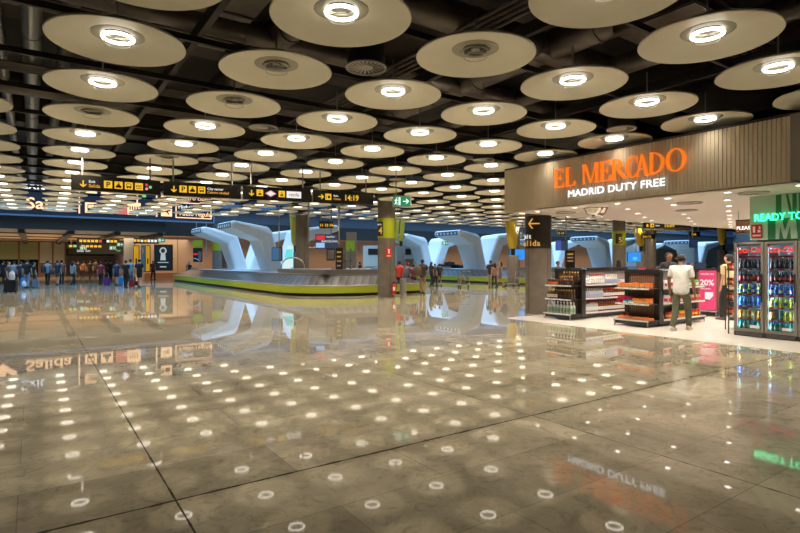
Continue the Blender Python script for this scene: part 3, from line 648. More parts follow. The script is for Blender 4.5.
for q in ((fx0, fx1, 0.33, 0.41), (fx0, fx1, 1.55, 1.63), (fx0, fx0+0.08, 0.33, 1.63), (fx1-0.08, fx1, 0.33, 1.63)): mb.box(q[0], q[1], -0.02, 0, q[2], q[3])
mb.build('text_frame', M['cream'], root)
text('Vuelo regular', 0.52, fx0+0.2, -0.02, 0.55, M['cream'], root, off=0.005); text('Flights', 0.45, fx0+0.2, -0.02, 1.1, M['banw'], root)
text('City center', 0.5, fx0+0.1, -0.02, 2.4, M['banb'], root); text('Centro ciudad', 0.5, fx0+0.1, -0.02, 1.85, M['cream'], root)
for k in range(4): MB().tube([(2+6*k, 0.15, 3.5), (2+6*k, 0.15, 5.0)], 0.04, 8).build('hanger', M['beam'], root)
# small navy sign under the banner
s, L_, H = hang_sign(102, 42, 119, 42.8, zat(225, 42), zat(221, 42), 'small blue sign hanging under the banner edge', rodz=0.6, name='blue_sign')
MB().box(0.02, L_-0.02, -0.015, -0.006, 0.02, H-0.02).build('blue_face', M['navyr'], s)
# signs over the rear crowd
for n_, (p0, p1, y0, y1, d, lab, items) in enumerate((
    (77, 119.5, 238.2, 243.6, 49, 'far black hanging sign with yellow pictograms over the crowd', 'yyyyyr wyy'),
    (131.5, 159, 237.8, 243.4, 50, 'far black hanging sign with white and yellow boxes near the dark poster', 'yywyWWW'),
    (66.5, 104, 243.8, 248.4, 54, 'far black hanging sign with green dot left of the crowd', 'yg yyyyy'))):
    s, L_, H = hang_sign(p0, d, p1, d+1.5, zat(y1, d), zat(y0, d), lab, group='far hanging signs', rodz=0.4, name='hanging_sign')
    st = L_/(len(items)+1)
    for k, ch in enumerate(items):
        if ch == ' ': continue
        MB().box(st*(k+0.6), st*(k+1.35), -0.02, -0.006, H*0.3, H*0.75).build('pictogram', {'y': M['yel'], 'w': M['whi'], 'W': M['whi'], 'r': M['red'], 'g': M['grn']}[ch], s, bevel=0.01)
s, L_, H = hang_sign(68, 60, 130, 60, 2.5, 3.9, 'wide dark lintel sign above the far exit doors', rods=(0.1, 0.9), rodz=0.15)
text('Salida  Exit', 0.35, 1.0, -0.02, 0.25, M['whi'], s); text('Taxi', 0.3, 5.4, -0.02, 0.3, M['grn'], s)
# poles of the exit doors, posters, dark poster with white figure
def poster(px0, px1, y0, y1, d, name, lab, m, cat='poster'):
    x0, x1 = at(px0, d)[0], at(px1, d)[0]; o = empty(name, ((x0+x1)/2, d, zat(y1, d)), 0, lab, cat)
    w = (x1-x0)/2; h = zat(y0, d)-zat(y1, d)
    MB().box(-w, w, 0, 0.15, 0, h).build('case', M['blackm'], o, bevel=0.01); MB().box(-w*0.94, w*0.94, -0.01, 0, h*0.03, h*0.97).build('printed_face', m, o); return o, w, h
mb = MB().box(-0.45, 0.45, 0, 0.4, 0, 3.98); o = mb.build('square_post', M['palew']); place(o, at(128.5, 50)); tag(o, 'pale square post beside the yellow posters', 'post'); MB().box(-0.48, 0.48, -0.03, 0.43, 0, 0.25).build('base_trim', M['greym'], o)
o, w, h = poster(133.8, 138.8, 245.5, 271, 50, 'poster_panel', 'narrow yellow poster panel beside the pale post', mat('poster_yellow', (0.75, 0.45, 0.02), 0.5, emit=(0.9, 0.5, 0.02), strength=0.35)); MB().box(-w*0.3, w*0.3, -0.02, -0.01, h*0.3, h*0.5).build('printed_text', M['black'], o)
o, w, h = poster(140.5, 145, 245.5, 272, 50.5, 'poster_panel', 'narrow blue grey poster panel between the yellow ones', mat('poster_blue', (0.10, 0.2, 0.32), 0.5, emit=(0.1, 0.22, 0.35), strength=0.3)); MB().prism([(-w*0.6, h*0.6), (w*0.5, h*0.75), (0, h*0.95)], -0.02, -0.01).build('printed_shape', M['white'], o)
o, w, h = poster(146, 149.8, 245, 272, 50.2, 'poster_panel', 'narrow yellow poster panel nearest the dark poster', MATS['poster_yellow']); MB().box(-w*0.3, w*0.3, -0.02, -0.01, h*0.3, h*0.5).build('printed_text', M['black'], o)
o, w, h = poster(154, 172.3, 244.5, 270.7, 49.5, 'advert_lightbox', 'black lit poster with a white rounded figure', mat('poster_dark', (0.004, 0.006, 0.009), 0.6, emit=(0.015, 0.04, 0.06), strength=0.3))
fg = MB()
fg.lathe([(0.33, 0), (0.33, 0.02)], 24, Matrix.Translation((0, -0.01, h*0.76)) @ Matrix.Rotation(R(90), 4, 'X')); fg.prism([(-0.25, h*0.40), (0.25, h*0.40), (0.2, h*0.63), (-0.2, h*0.63)], -0.03, -0.01); fg.box(-0.5, 0.5, -0.02, -0.01, h*0.3, h*0.33); fg.box(-0.3, 0.3, -0.02, -0.01, h*0.13, h*0.17)
fg.build('printed_figure', E('poster_white', (0.7, 0.85, 0.9), 0.55), o)
fg = MB(); fg.lathe([(0.2, 0), (0.2, 0.01)], 20, Matrix.Translation((0, -0.032, h*0.76)) @ Matrix.Rotation(R(90), 4, 'X')); fg.build('printed_visor', mat('visor', (0.08, 0.12, 0.15), 0.4), o)

# ---------------------------------------------------------------- screens, totems and fittings around the belts
def screen(px0, px1, y0, y1, d, name, lab, cells, rods=True, rz=0.0, top=4.9, base=None):
    x0, x1 = at(px0, d)[0], at(px1, d)[0]; L_ = x1-x0; z0, z1 = zat(y1, d), zat(y0, d); H = z1-z0
    o = empty(name, (x0, d, z0), rz, lab, 'screen')
    MB().box(0, L_, 0, 0.12, 0, H).build('case', M['black'], o, bevel=0.01)
    for (u0, u1, v0, v1, m) in cells: MB().box(L_*u0, L_*u1, -0.012, 0, H*v0, H*v1).build('display', m, o)
    if rods:
        for u in (0.02, 0.98) if rods is True else rods: MB().tube([(L_*u, 0.16, H*0.3), (L_*u, 0.16, top-z0)], 0.035, 8).build('mounting_pole', M['rod'], o)
    return o, L_, H
sdark = E('screen_navy', (0.012, 0.03, 0.09), 0.8); sred = E('screen_red', (0.8, 0.02, 0.04), 0.8); swh = E('screen_pale', (0.35, 0.6, 0.95), 0.9); sblue = E('screen_blue', (0.03, 0.32, 0.95), 0.9); scy = E('screen_cyan', (0.15, 0.85, 0.85), 0.9)
o, L_, H = screen(315.3, 337.5, 234.2, 248.6, 24.5, 'flight_display', 'dark belt display screen with red and white airline blocks', [(0.02, 0.98, 0.03, 0.97, sdark)], rods=(-0.33, 1.05))
MB().box(L_*0.04, L_*0.43, -0.02, -0.012, H*0.6, H*0.92).build('display_red', sred, o); MB().box(L_*0.03, L_*0.42, -0.02, -0.012, H*0.06, H*0.4).build('display_pale', swh, o)
text('MADRID', 0.10, L_*0.5, -0.022, H*0.76, M['whi'], o); text('BARCELONA', 0.13, L_*0.28, -0.022, H*0.44, M['whi'], o)
MB().tube([(-0.33*L_, 0.16, H*0.1), (0.0, 0.16, H*0.1)], 0.03, 6).build('bracket', M['rod'], o)
s, L_, H = hang_sign(319.2, 24.6, 333.3, 24.6, zat(228.4, 24.6), zat(220.8, 24.6), 'small black sign with yellow figures above the airline display', rodz=0.5)
text('11 12 14', 0.17, 0.03, -0.012, 0.09, M['yel'], s, off=0.004)
o, L_, H = screen(271.5, 282.5, 247.2, 261, 31, 'hanging_monitor', 'blue lit monitor hanging on a pole in front of the duct arms', [(0.05, 0.75, 0.05, 0.95, mat('screen_dim', (0.03, 0.08, 0.16), 0.3, emit=(0.03, 0.10, 0.22), strength=0.8)), (0.8, 0.97, 0.05, 0.95, M['greym'])], rods=(0.62,), rz=R(-12))
screen(326.5, 335, 248.8, 260.5, 27.5, 'loudspeaker_box', 'dark hanging box under the airline display', [(0.1, 0.9, 0.1, 0.9, M['greym'])], rods=(0.5,))
o, L_, H = screen(335.5, 342.8, 247.5, 274, 27, 'information_totem', 'tall dark information totem with yellow rows beyond the belt', [(0.06, 0.94, 0.04, 0.96, M['signface'])], rods=False)
MB().box(0, L_, 0, 0.12, -zat(274, 27), 0).build('totem_stand', M['black'], o)
for k, cc in enumerate(('yel', 'yel', 'pink', 'pink')): MB().box(L_*0.2, L_*(0.8-0.1*(k % 2)), -0.02, -0.012, H*(0.8-0.17*k), H*(0.85-0.17*k)).build('text_row', mat('totem_row_'+cc, (0.3, 0.2, 0.05), 0.5, emit=(0.5, 0.28, 0.03) if cc == 'yel' else (0.4, 0.12, 0.12), strength=0.5), o)
mb = MB(); mb.box(-0.2, 0.0, 0, 0.2, 0, 2.3); mb.box(0.18, 0.28, 0, 0.2, 0, 2.3); mb.box(-0.2, 0.28, 0, 0.2, 1.6, 1.7); o = mb.build('frame_stand', M['greym']); place(o, at(346, 28)); tag(o, 'grey metal frame stand beside the dark totem', 'stand')
x, y, _ = at(289.5, 33.5); o = empty('banner_totem', (x, y, 0), 0, 'narrow cyan and white lit banner left of the grey pillar on the belt', 'banner')
MB().prism([(-0.50, 1.0), (0.22, 1.0), (0.22, 2.62), (-0.12, 2.62)], 0, 0.08).build('lit_face', E('totem_white', (0.7, 0.92, 0.95), 0.95), o)
MB().prism([(-0.33, 1.8), (0.2, 1.8), (0.2, 2.4), (-0.19, 2.4)], -0.01, 0).build('cyan_field', scy, o); MB().prism([(-0.48, 1.02), (0.2, 1.02), (0.2, 1.3), (0.0, 1.12)], -0.01, 0).build('blue_corner', sblue, o); MB().box(-0.2, 0.2, -0.05, 0.15, 0, 1.0).build('stand', M['greym'], o)
def arch(px0, px1, ytop, d, lab, zb=0.98):
    x0, x1 = at(px0, d)[0], at(px1, d)[0]; c = (x0+x1)/2; w = (x1-x0)/2; h = zat(ytop, d)
    pts = [(-w, 0, zb)]+[(-w*math.cos(R(t)), 0, zb+0.3+(h-zb-0.3)*math.sin(R(t))) for t in range(0, 181, 15)]+[(w, 0, zb)]
    o = MB().tube(pts, 0.035, 8).build('arched_rail', M['rod'], smooth=True); place(o, (c, d, 0)); tag(o, lab, 'rail')
arch(281, 304.5, 257.5, 31, 'thin arched steel rail on the belt island beside the grey pillar'); arch(187.5, 201, 258.5, 42, 'thin arched steel rail at the far end of the near belt')
# counters and rear furniture behind the near belt
mb = MB().box(0, 7.5, 0, 0.8, 0, 1.15); o = mb.build('service_counter', M['palew'], bevel=0.02); place(o, at(366, 47), 0); tag(o, 'long pale service counter behind the belt near the pillar', 'counter'); MB().box(-0.05, 7.55, -0.06, 0.86, 1.15, 1.2).build('counter_top', M['greym'], o)
mb = MB().box(0, 5.5, 0, 0.4, 1.0, 3.2); o = mb.build('wall_cabinet', M['palew'], bevel=0.02); place(o, at(363, 52), 0); tag(o, 'pale wall unit with dark openings behind the service counter', 'cabinet')
for k in range(3): MB().box(0.5+1.6*k, 1.5+1.6*k, -0.03, 0, 2.3, 2.9).build('dark_opening', M['black'], o)
MB().box(3.4, 4.9, -0.03, 0, 1.15, 1.9).build('dark_opening', M['brownw'], o)
o = MB().box(-0.4, 0.4, -0.4, 0.4, 0, 4.1).build('square_pillar', M['brownw']); place(o, at(351.5, 45)); tag(o, 'square brown pillar with lime panel behind the dark totem', 'pillar'); MB().box(-0.42, 0.30, -0.43, -0.4, 2.5, 3.4).build('lime_panel', M['lime'], o)
o = MB().box(-0.5, 0.5, -0.2, 0.2, 0, 1.0).build('steel_cabinet', M['greym'], bevel=0.02); place(o, at(192, 54), 0); tag(o, 'grey cabinet in front of the peach wall', 'cabinet'); MB().box(-0.48, -0.02, -0.23, -0.2, 0.05, 0.95).build('door', M['steel'], o); MB().box(0.02, 0.48, -0.23, -0.2, 0.05, 0.95).build('door', M['steel'], o)
o, L_, H = screen(193, 202, 248, 262, 44, 'belt_monitor', 'grey hanging belt unit with lime top left of the duct heads', [(0.05, 0.55, 0.5, 0.62, sred), (0.6, 0.95, 0.1, 0.75, M['greym'])], rods=(0.3, 1.4)); MB().box(0, L_, -0.05, 0.2, H*1.05, H*1.55).build('lime_top', M['lime'], o)
screen(510, 528.5, 249, 260, 37, 'large_screen', 'bright blue screen behind the three standing women', [(0.0, 0.8, 0.02, 0.98, sblue), (0.25, 0.6, 0.15, 0.5, sdark)], rods=(0.7,))
screen(627.5, 641, 252, 262, 40, 'large_screen', 'bright blue screen behind the pillar numbered 5', [(0.02, 0.98, 0.02, 0.98, sblue), (0.4, 0.7, 0.2, 0.5, scy)], rods=(0.7,))
screen(556, 568, 240, 250.5, 29, 'hanging_monitor', 'dark blue monitor hanging right of the arrow pillar', [(0.02, 0.45, 0.05, 0.95, mat('screen_mid', (0.02, 0.03, 0.1), 0.3, emit=(0.06, 0.12, 0.5), strength=0.7)), (0.5, 0.98, 0.05, 0.95, sdark)], rods=(0.9,))
screen(690, 698, 239, 247.5, 30, 'hanging_monitor', 'dark blue monitor hanging behind the shop, above the pink poster', [(0.05, 0.95, 0.05, 0.95, sdark)], rods=(0.5,))
s, L_, H = hang_sign(556.5, 29, 565.2, 29, zat(235.2, 29), zat(231, 29), 'tiny black sign with yellow figures above the dark blue monitor', rodz=0.5); text('15 16', 0.17, 0.03, -0.012, 0.05, M['yel'], s)
s, L_, H = hang_sign(643.7, 25, 691, 25, zat(228.4, 25), zat(222.6, 25), 'black hanging sign with yellow clock digits beyond the shop ceiling', rodz=0.35)
text('15:09', 0.22, 0.95, -0.012, 0.06, M['yel'], s, off=0.004); text('Belts', 0.1, 0.55, -0.012, 0.10, M['whi'], s); icon(s, 0.3, 0.05, 0.18, 'bag'); MB().prism([(0.12, 0.07), (0.22, 0.07), (0.20, 0.2), (0.14, 0.2)], -0.015, -0.008).build('pictogram', M['yel'], s)
s, L_, H = hang_sign(642, 34, 655, 34, zat(238.6, 34), zat(234, 34), 'small black sign with yellow text left of the slim far pillar', rodz=0.6); text('Belt 10', 0.18, 0.05, -0.012, 0.07, M['yel'], s)
s, L_, H = hang_sign(689.5, 31, 700, 31, zat(236.5, 31), zat(231.5, 31), 'small black sign above the dark monitor behind the shop', rodz=0.5); text('Belt', 0.18, 0.1, -0.012, 0.07, M['yel'], s)
o, L_, H = screen(565.5, 575, 250.5, 266, 22, 'information_totem', 'dark totem with yellow and pink rows behind the bottle shelves', [(0.06, 0.94, 0.04, 0.96, M['signface'])], rods=False)
MB().box(0, L_, 0, 0.12, -zat(266, 22), 0).build('totem_stand', M['black'], o)
for k in range(3):
    MB().box(L_*0.2, L_*0.8, -0.02, -0.012, H*(0.72-0.22*k), H*(0.8-0.22*k)).build('text_row', MATS['totem_row_'+('yel' if k == 0 else 'pink')], o)
# fire extinguisher, bin, luggage trolley
o = empty('fire_extinguisher', (*at(394.0, 23.9)[:2], 0.12), 0, 'red fire extinguisher hung on the lime banded pillar', 'fire extinguisher')
MB().lathe([(0.0, 0.0), (0.085, 0.02), (0.09, 0.08), (0.09, 0.42), (0.06, 0.5), (0.025, 0.52), (0.025, 0.56), (0, 0.56)], 20).build('cylinder', M['firer'], o, smooth=True)
MB().box(-0.03, 0.03, -0.10, 0.02, 0.56, 0.60).build('handle', M['black'], o); MB().tube([(0.03, 0, 0.57), (0.12, 0, 0.5), (0.12, -0.02, 0.2)], 0.014, 8).build('hose', M['black'], o); MB().box(-0.05, 0.05, -0.095, -0.088, 0.2, 0.36).build('label_plate', M['white'], o)
o = empty('litter_bin', (*at(403.2, 24.6)[:2], 0), 0, 'tall round steel litter bin beside the lime banded pillar', 'bin')
MB().lathe([(0.14, 0), (0.14, 0.03), (0.145, 0.03), (0.145, 0.78)], 28).build('drum', M['rod'], o, smooth=True); MB().lathe([(0.15, 0.78), (0.15, 0.84), (0.10, 0.85), (0.09, 0.80)], 28).build('lid', M['steel'], o, smooth=True)
def trolley(px, d, rz, lab):
    o = empty('luggage_trolley', (*at(px, d)[:2], 0), rz, lab, 'trolley')
    mb_ = MB(); mb_.box(-0.3, 0.3, -0.45, 0.45, 0.16, 0.2); mb_.tube([(-0.28, -0.45, 0.18), (-0.28, -0.55, 0.6), (-0.28, -0.6, 1.02)], 0.018); mb_.tube([(0.28, -0.45, 0.18), (0.28, -0.55, 0.6), (0.28, -0.6, 1.02)], 0.018); mb_.box(-0.28, 0.28, -0.53, -0.5, 0.5, 0.62)
    mb_.build('frame', M['steel'], o); MB().tube([(-0.3, -0.6, 1.03), (0.3, -0.6, 1.03)], 0.025).build('push_handle', M['greym'], o)
    for x, y in ((-0.27, -0.4), (0.27, -0.4), (0, 0.42)): MB().lathe([(0.08, -0.02), (0.08, 0.02)], 16, Matrix.Translation((x, y, 0.08)) @ Matrix.Rotation(R(90), 4, 'Y')).build('wheel', M['black'], o)
    return o
trolley(461.5, 33.5, R(20), 'steel luggage trolley standing alone before the far belt')
trolley(511, 34.5, R(115), 'steel luggage trolley pushed by the woman in shorts')
for k, (px, w, h) in enumerate(((441, 0.5, 0.35), (444.5, 0.45, 0.28), (449.5, 0.5, 0.6), (454, 0.5, 0.35), (458, 0.5, 0.3))):
    o = MB().box(-w, w, -0.15, 0.15, 1.0, 1.0+h).build('suitcase', M['black'], bevel=0.06); place(o, at(px, 52), 0); tag(o, 'dark luggage piece in the row seen through the arch opening, %s' % ORD[k].replace('nearest', 'first'), 'luggage', 'dark luggage row in the arch opening')
    MB().box(-w*0.3, w*0.3, -0.02, 0.02, 1.0+h, 1.06+h).build('handle', M['greym'], o)

# ---------------------------------------------------------------- shop shell
mb = MB(); mb.box(11.1, 11.3, 3.84, 10.85, 3.03, 4.2)
b = 3.86
while b < 10.8: mb.box(11.088, 11.1, b, b+0.056, 3.03, 4.2); b += 0.076
hall_obj(mb, 'wall_fascia', M['fasc'])
hall_obj(MB().box(11.0, 11.4, -6, 3.84, 3.03, 4.2), 'wall_pier', M['pier'])
mb = MB(); mb.box(11.1, 31, 10.75, 10.85, 3.05, 4.2); mb.box(11.1, 31, -6, 10.85, 4.15, 4.25); hall_obj(mb, 'wall_shop_box', M['dark'])
hall_obj(MB().box(11.12, 31, -6, 10.84, 3.03, 3.10), 'ceiling_shop', M['shopc'])
hall_obj(MB().box(31, 31.2, -6, 9, 0, 3.05), 'wall_shop_back', M['palew'])
hall_obj(MB().box(11.1, 31, -6.2, -6, 0, 3.05), 'wall_shop_side', M['palew'])
# downlights
mlens = MB().box(-0.055, 0.055, -0.055, 0.055, -0.004, 0.0).mesh('lens', M['spot']); mfrm = MB()
for q in ((-0.075, 0.075, -0.075, -0.055), (-0.075, 0.075, 0.055, 0.075), (-0.075, -0.055, -0.055, 0.055), (0.055, 0.075, -0.055, 0.055)): mfrm.box(q[0], q[1], q[2], q[3], -0.006, 0.0)
mfrm = mfrm.mesh('frame', M['white'])
nl = 0
SLAMP = lamp('shop_spot', 0.09, SPOTW, (1.0, 0.90, 0.78), R(125))
for i in range(9):
    for j in range(8):
        a, b = 11.75+i*1.45, 10.2-j*1.25-(0.6 if i % 2 else 0)
        x, y, _ = W(a, b)
        if y < 3 or CX+FPX*x/y > 900 or b > 10.6: continue
        o = ob('downlight', mfrm); o.location = (x, y, 3.03); o.rotation_euler = (0, 0, FB)
        tag(o, 'square shop downlight, %s from the hall corner, in the %s row from the fascia' % (ORD[j].replace('nearest', 'first'), ORD[i].replace('nearest', 'first')), 'downlight', 'square shop downlights'); ob('lens', mlens, o); nl += 1; q = ob('spot_light', SLAMP, o); q.location = (0, 0, -0.02)
print('DOWNLIGHTS', nl)
for k, (a, b, lab) in enumerate(((12.3, 8.7, 'round convex mirror dome under the shop ceiling'),)):
    o = MB().lathe([(0.0, -0.26), (0.12, -0.24), (0.24, -0.15), (0.30, 0.0)], 28, cap=False).build('mirror_dome', mat('chrome_dome', (0.7, 0.68, 0.65), 0.08, metal=1.0), smooth=True); place(o, W(a, b, 3.03)); tag(o, lab, 'mirror'); MB().torus(0.3, 0.015, 28, 6).build('dome_rim', M['beam'], o)
for k, (a, b) in enumerate(((12.6, 9.9), (13.0, 6.6), (14.8, 7.6), (12.2, 4.9))):
    o = ob('air_vent', mvent); o.location = W(a, b, 3.02); tag(o, 'round flush vent in the white shop ceiling, %s' % ('near the arrow pillar', 'behind the last letter of the fascia', 'deeper in, behind the mirror dome', 'by the green wall')[k], 'vent', 'round shop ceiling vents')

# fascia letters: serif EL MERCADO from shaped strokes
def ell(cx_, cz_, rx, rz, n=28, t0=0, t1=360): return [(cx_+rx*math.cos(R(t0+(t1-t0)*i/n)), cz_+rz*math.sin(R(t0+(t1-t0)*i/n))) for i in range(n+1)]
def band(mb_, outer, inner, y0, y1):
    n = len(outer); 
    for i in range(n-1): mb_.prism([outer[i], outer[i+1], inner[i+1], inner[i]], y0, y1)
def glyph(ch, parent, x, z, h, m, wx):
    mb_ = MB(); y0, y1 = -0.06, -0.02; w_ = {'E': .62, 'L': .62, 'M': 1.02, 'R': .74, 'C': .80, 'A': .84, 'D': .84, 'O': .94}[ch]*h
    st = 0.150*h; th = 0.055*h; sf = 0.05*h
    def B(x0, x1, z0, z1): mb_.prism([(x+x0, z+z0), (x+x1, z+z0), (x+x1, z+z1), (x+x0, z+z1)], y0, y1)
    def Q(*p): mb_.prism([(x+a_, z+b_) for a_, b_ in p], y0, y1)
    def stem(xx, w2=None, top=True): 
        w2 = w2 or st; B(xx, xx+w2, 0, h); Q((xx-sf, 0), (xx+w2+sf, 0), (xx+w2, th), (xx, th)); 
        if top: Q((xx-sf, h), (xx, h-th), (xx+w2, h-th), (xx+w2+sf, h))
    if ch in 'EL':
        stem(sf); R_ = w_-0.04*h
        Q((sf+st, 0), (R_, 0), (R_+0.03*h, 0.25*h), (R_-0.03*h, 0.25*h), (R_-0.12*h, th), (sf+st, th))
        if ch == 'E':
            Q((sf+st, h), (sf+st, h-th), (R_-0.14*h, h-th), (R_-0.06*h, h-0.22*h), (R_-0.01*h, h-0.22*h), (R_-0.02*h, h))
            B(sf+st, R_-0.16*h, 0.49*h, 0.49*h+th); B(R_-0.20*h, R_-0.15*h, 0.40*h, 0.64*h)
    if ch == 'M':
        stem(sf, 0.06*h); stem(w_-sf-st); Q((sf-0.02*h, h), (sf+0.19*h, h), (0.53*w_+0.02*h, 0.02*h), (0.53*w_-0.04*h, 0.02*h)); Q((w_-sf-st, h), (w_-sf-st+0.05*h, h), (0.53*w_+0.03*h, 0.02*h), (0.53*w_-0.03*h, 0.02*h))
    if ch == 'R':
        stem(sf); o_ = ell(sf+st, 0.74*h, 0.34*h, 0.26*h, 18, 90, -90); i_ = ell(sf+st, 0.74*h, 0.17*h, 0.21*h, 18, 90, -90); band(mb_, [(x+a_, z+b_) for a_, b_ in o_], [(x+a_, z+b_) for a_, b_ in i_], y0, y1)
        Q((sf+st+0.06*h, 0.50*h), (sf+st+0.22*h, 0.50*h), (w_+0.06*h, 0.0), (w_-0.13*h, 0.0))
    if ch in 'CO':
        rx = w_/2; t = (42, 318) if ch == 'C' else (0, 360)
        o_ = ell(rx, h/2, rx, h*0.52, 30, *t); i_ = ell(rx+(0.03*h if ch == 'C' else 0), h/2, rx-0.155*h, h*0.465, 30, *t); band(mb_, [(x+a_, z+b_) for a_, b_ in o_], [(x+a_, z+b_) for a_, b_ in i_], y0, y1)
        if ch == 'C': B(w_-0.17*h, w_-0.12*h, 0.66*h, 0.98*h); Q((w_-0.2*h, 0.05*h), (w_-0.13*h, 0.02*h), (w_-0.02*h, 0.28*h), (w_-0.08*h, 0.28*h))
    if ch == 'D':
        stem(sf); rx = w_-sf-st-0.02*h; o_ = ell(sf+st, h/2, rx, h/2, 22, 90, -90); i_ = ell(sf+st, h/2, rx-0.155*h, h/2-th, 22, 90, -90); band(mb_, [(x+a_, z+b_) for a_, b_ in o_], [(x+a_, z+b_) for a_, b_ in i_], y0, y1)
    if ch == 'A':
        Q((0.36*w_, h), (0.56*w_, h), (w_-0.02*h, 0), (w_-0.22*h, 0)); Q((0.40*w_, h), (0.46*w_, 0.9*h), (0.12*w_, 0), (0.04*w_, 0)); B(0.2*w_, 0.72*w_, 0.30*h, 0.30*h+th); B(-0.02*h, 0.2*h, 0, th*0.8); B(w_-0.26*h, w_+0.02*h, 0, th*0.8)
    mb_.v = [(x+(p[0]-x)*wx/w_, p[1], p[2]) for p in mb_.v]; mb_.build('letter', m, parent)
root = empty('shop_sign_letters', W(11.05, 9.02, 3.49), FA, 'large orange serif letters EL MERCADO on the taupe fascia', 'sign')
hh = 0.47
def bof(px):
    t = (px-CX)/FPX; return 9.02-(11.0*VX-t*11.0*VY)/(t*UY-UX)
for c_, p0_, p1_ in (('E', 554, 563.8), ('L', 565, 575.3), ('M', 582, 598.4), ('E', 599.6, 611), ('R', 611.2, 625.4), ('C', 625.8, 639.4), ('A', 636, 648.6), ('D', 648.8, 664.4), ('O', 665.6, 686)):
    glyph(c_, root, bof(p0_), 0, hh, M['orange'], bof(p1_)-bof(p0_))
root = empty('shop_sign_letters', W(11.05, 8.60, 3.22), FA, 'glowing white letters MADRID DUTY FREE under the orange ones', 'sign')
text('MADRID DUTY FREE', 0.238, 0, -0.04, 0, M['lwhite'], root, ext=0.006, sx=1.155)
# green wall with neon
root = empty('green_panel_wall', W(12.96, 5.28, 0), FA, 'green panelled wall block with tall pale letter stripes above the fridges', 'wall panel')
MB().box(0, 6.0, 0, 0.4, 2.08, 3.02).build('upper_panel', M['gpale'], root); MB().box(0, 6.0, 0.35, 0.5, 0, 2.08).build('lower_panel', M['gwall'], root)
MB().box(0.35, 6.0, -0.012, 0, 2.08, 2.52).build('green_field', M['gwall'], root)
g = MB(); g.box(0.50, 0.60, -0.012, 0, 2.52, 3.02); g.prism([(0.68, 3.02), (0.72, 3.02), (0.80, 2.6), (0.80, 2.52), (0.77, 2.52)], -0.012, 0); g.box(0.80, 0.87, -0.012, 0, 2.52, 3.02); g.box(0.91, 1.0, -0.012, 0, 2.52, 3.02); g.box(1.2, 2.2, -0.012, 0, 2.52, 3.02); g.build('green_stripes', M['gwall'], root)
g = MB(); g.prism([(0.50, 2.08), (0.56, 2.08), (0.58, 2.35), (0.65, 2.08), (0.69, 2.08), (0.76, 2.36), (0.78, 2.08), (0.90, 2.08), (0.86, 2.5), (0.74, 2.5), (0.67, 2.25), (0.61, 2.5), (0.50, 2.5)], -0.02, -0.012); g.build('pale_letter_shape', M['gpale'], root)
root = empty('neon_sign', W(12.90, 5.17, 2.48), FA, 'green neon lettering READY TO on the green wall above the fridges', 'sign')
text('READY TO GO', 0.215, 0, -0.02, 0, M['neon'], root, ext=0.006, sx=0.88)
root = empty('fire_notice', W(12.94, 5.24, 2.12), FA, 'red and white fire equipment notice on the green wall over the left fridge', 'sign')
MB().box(0.0, 0.27, -0.01, 0, 0, 0.32).build('plate', M['firer'], root); root.scale = (0.78, 1, 0.92); g = MB(); g.box(0.04, 0.10, -0.014, -0.01, 0.13, 0.27); g.box(0.16, 0.23, -0.014, -0.01, 0.13, 0.19); g.box(0.19, 0.23, -0.014, -0.01, 0.21, 0.27); g.box(0.03, 0.24, -0.014, -0.01, 0.04, 0.08); g.build('pictogram', M['white'], root)
s = empty('hanging_sign', (*at(735.5, 14.6)[:2], zat(233.6, 14.6)), FA, 'brown hanging sign with glowing white word PLEASE left of the green wall', 'sign')
MB().box(0, 0.46, 0, 0.08, 0, 0.34).build('sign_case', M['brownw'], s, bevel=0.01); text('PLEASE', 0.13, 0.03, -0.015, 0.10, E('please_glow', (1.0, 0.9, 0.85), 2.0), s); MB().box(0, 0.46, -0.01, 0.09, 0.34, 0.37).build('top_rail', M['black'], s)
for x in (0.06, 0.40): MB().tube([(x, 0.04, 0.37), (x, 0.04, 0.62)], 0.01, 6).build('suspension_rod', M['rod'], s)
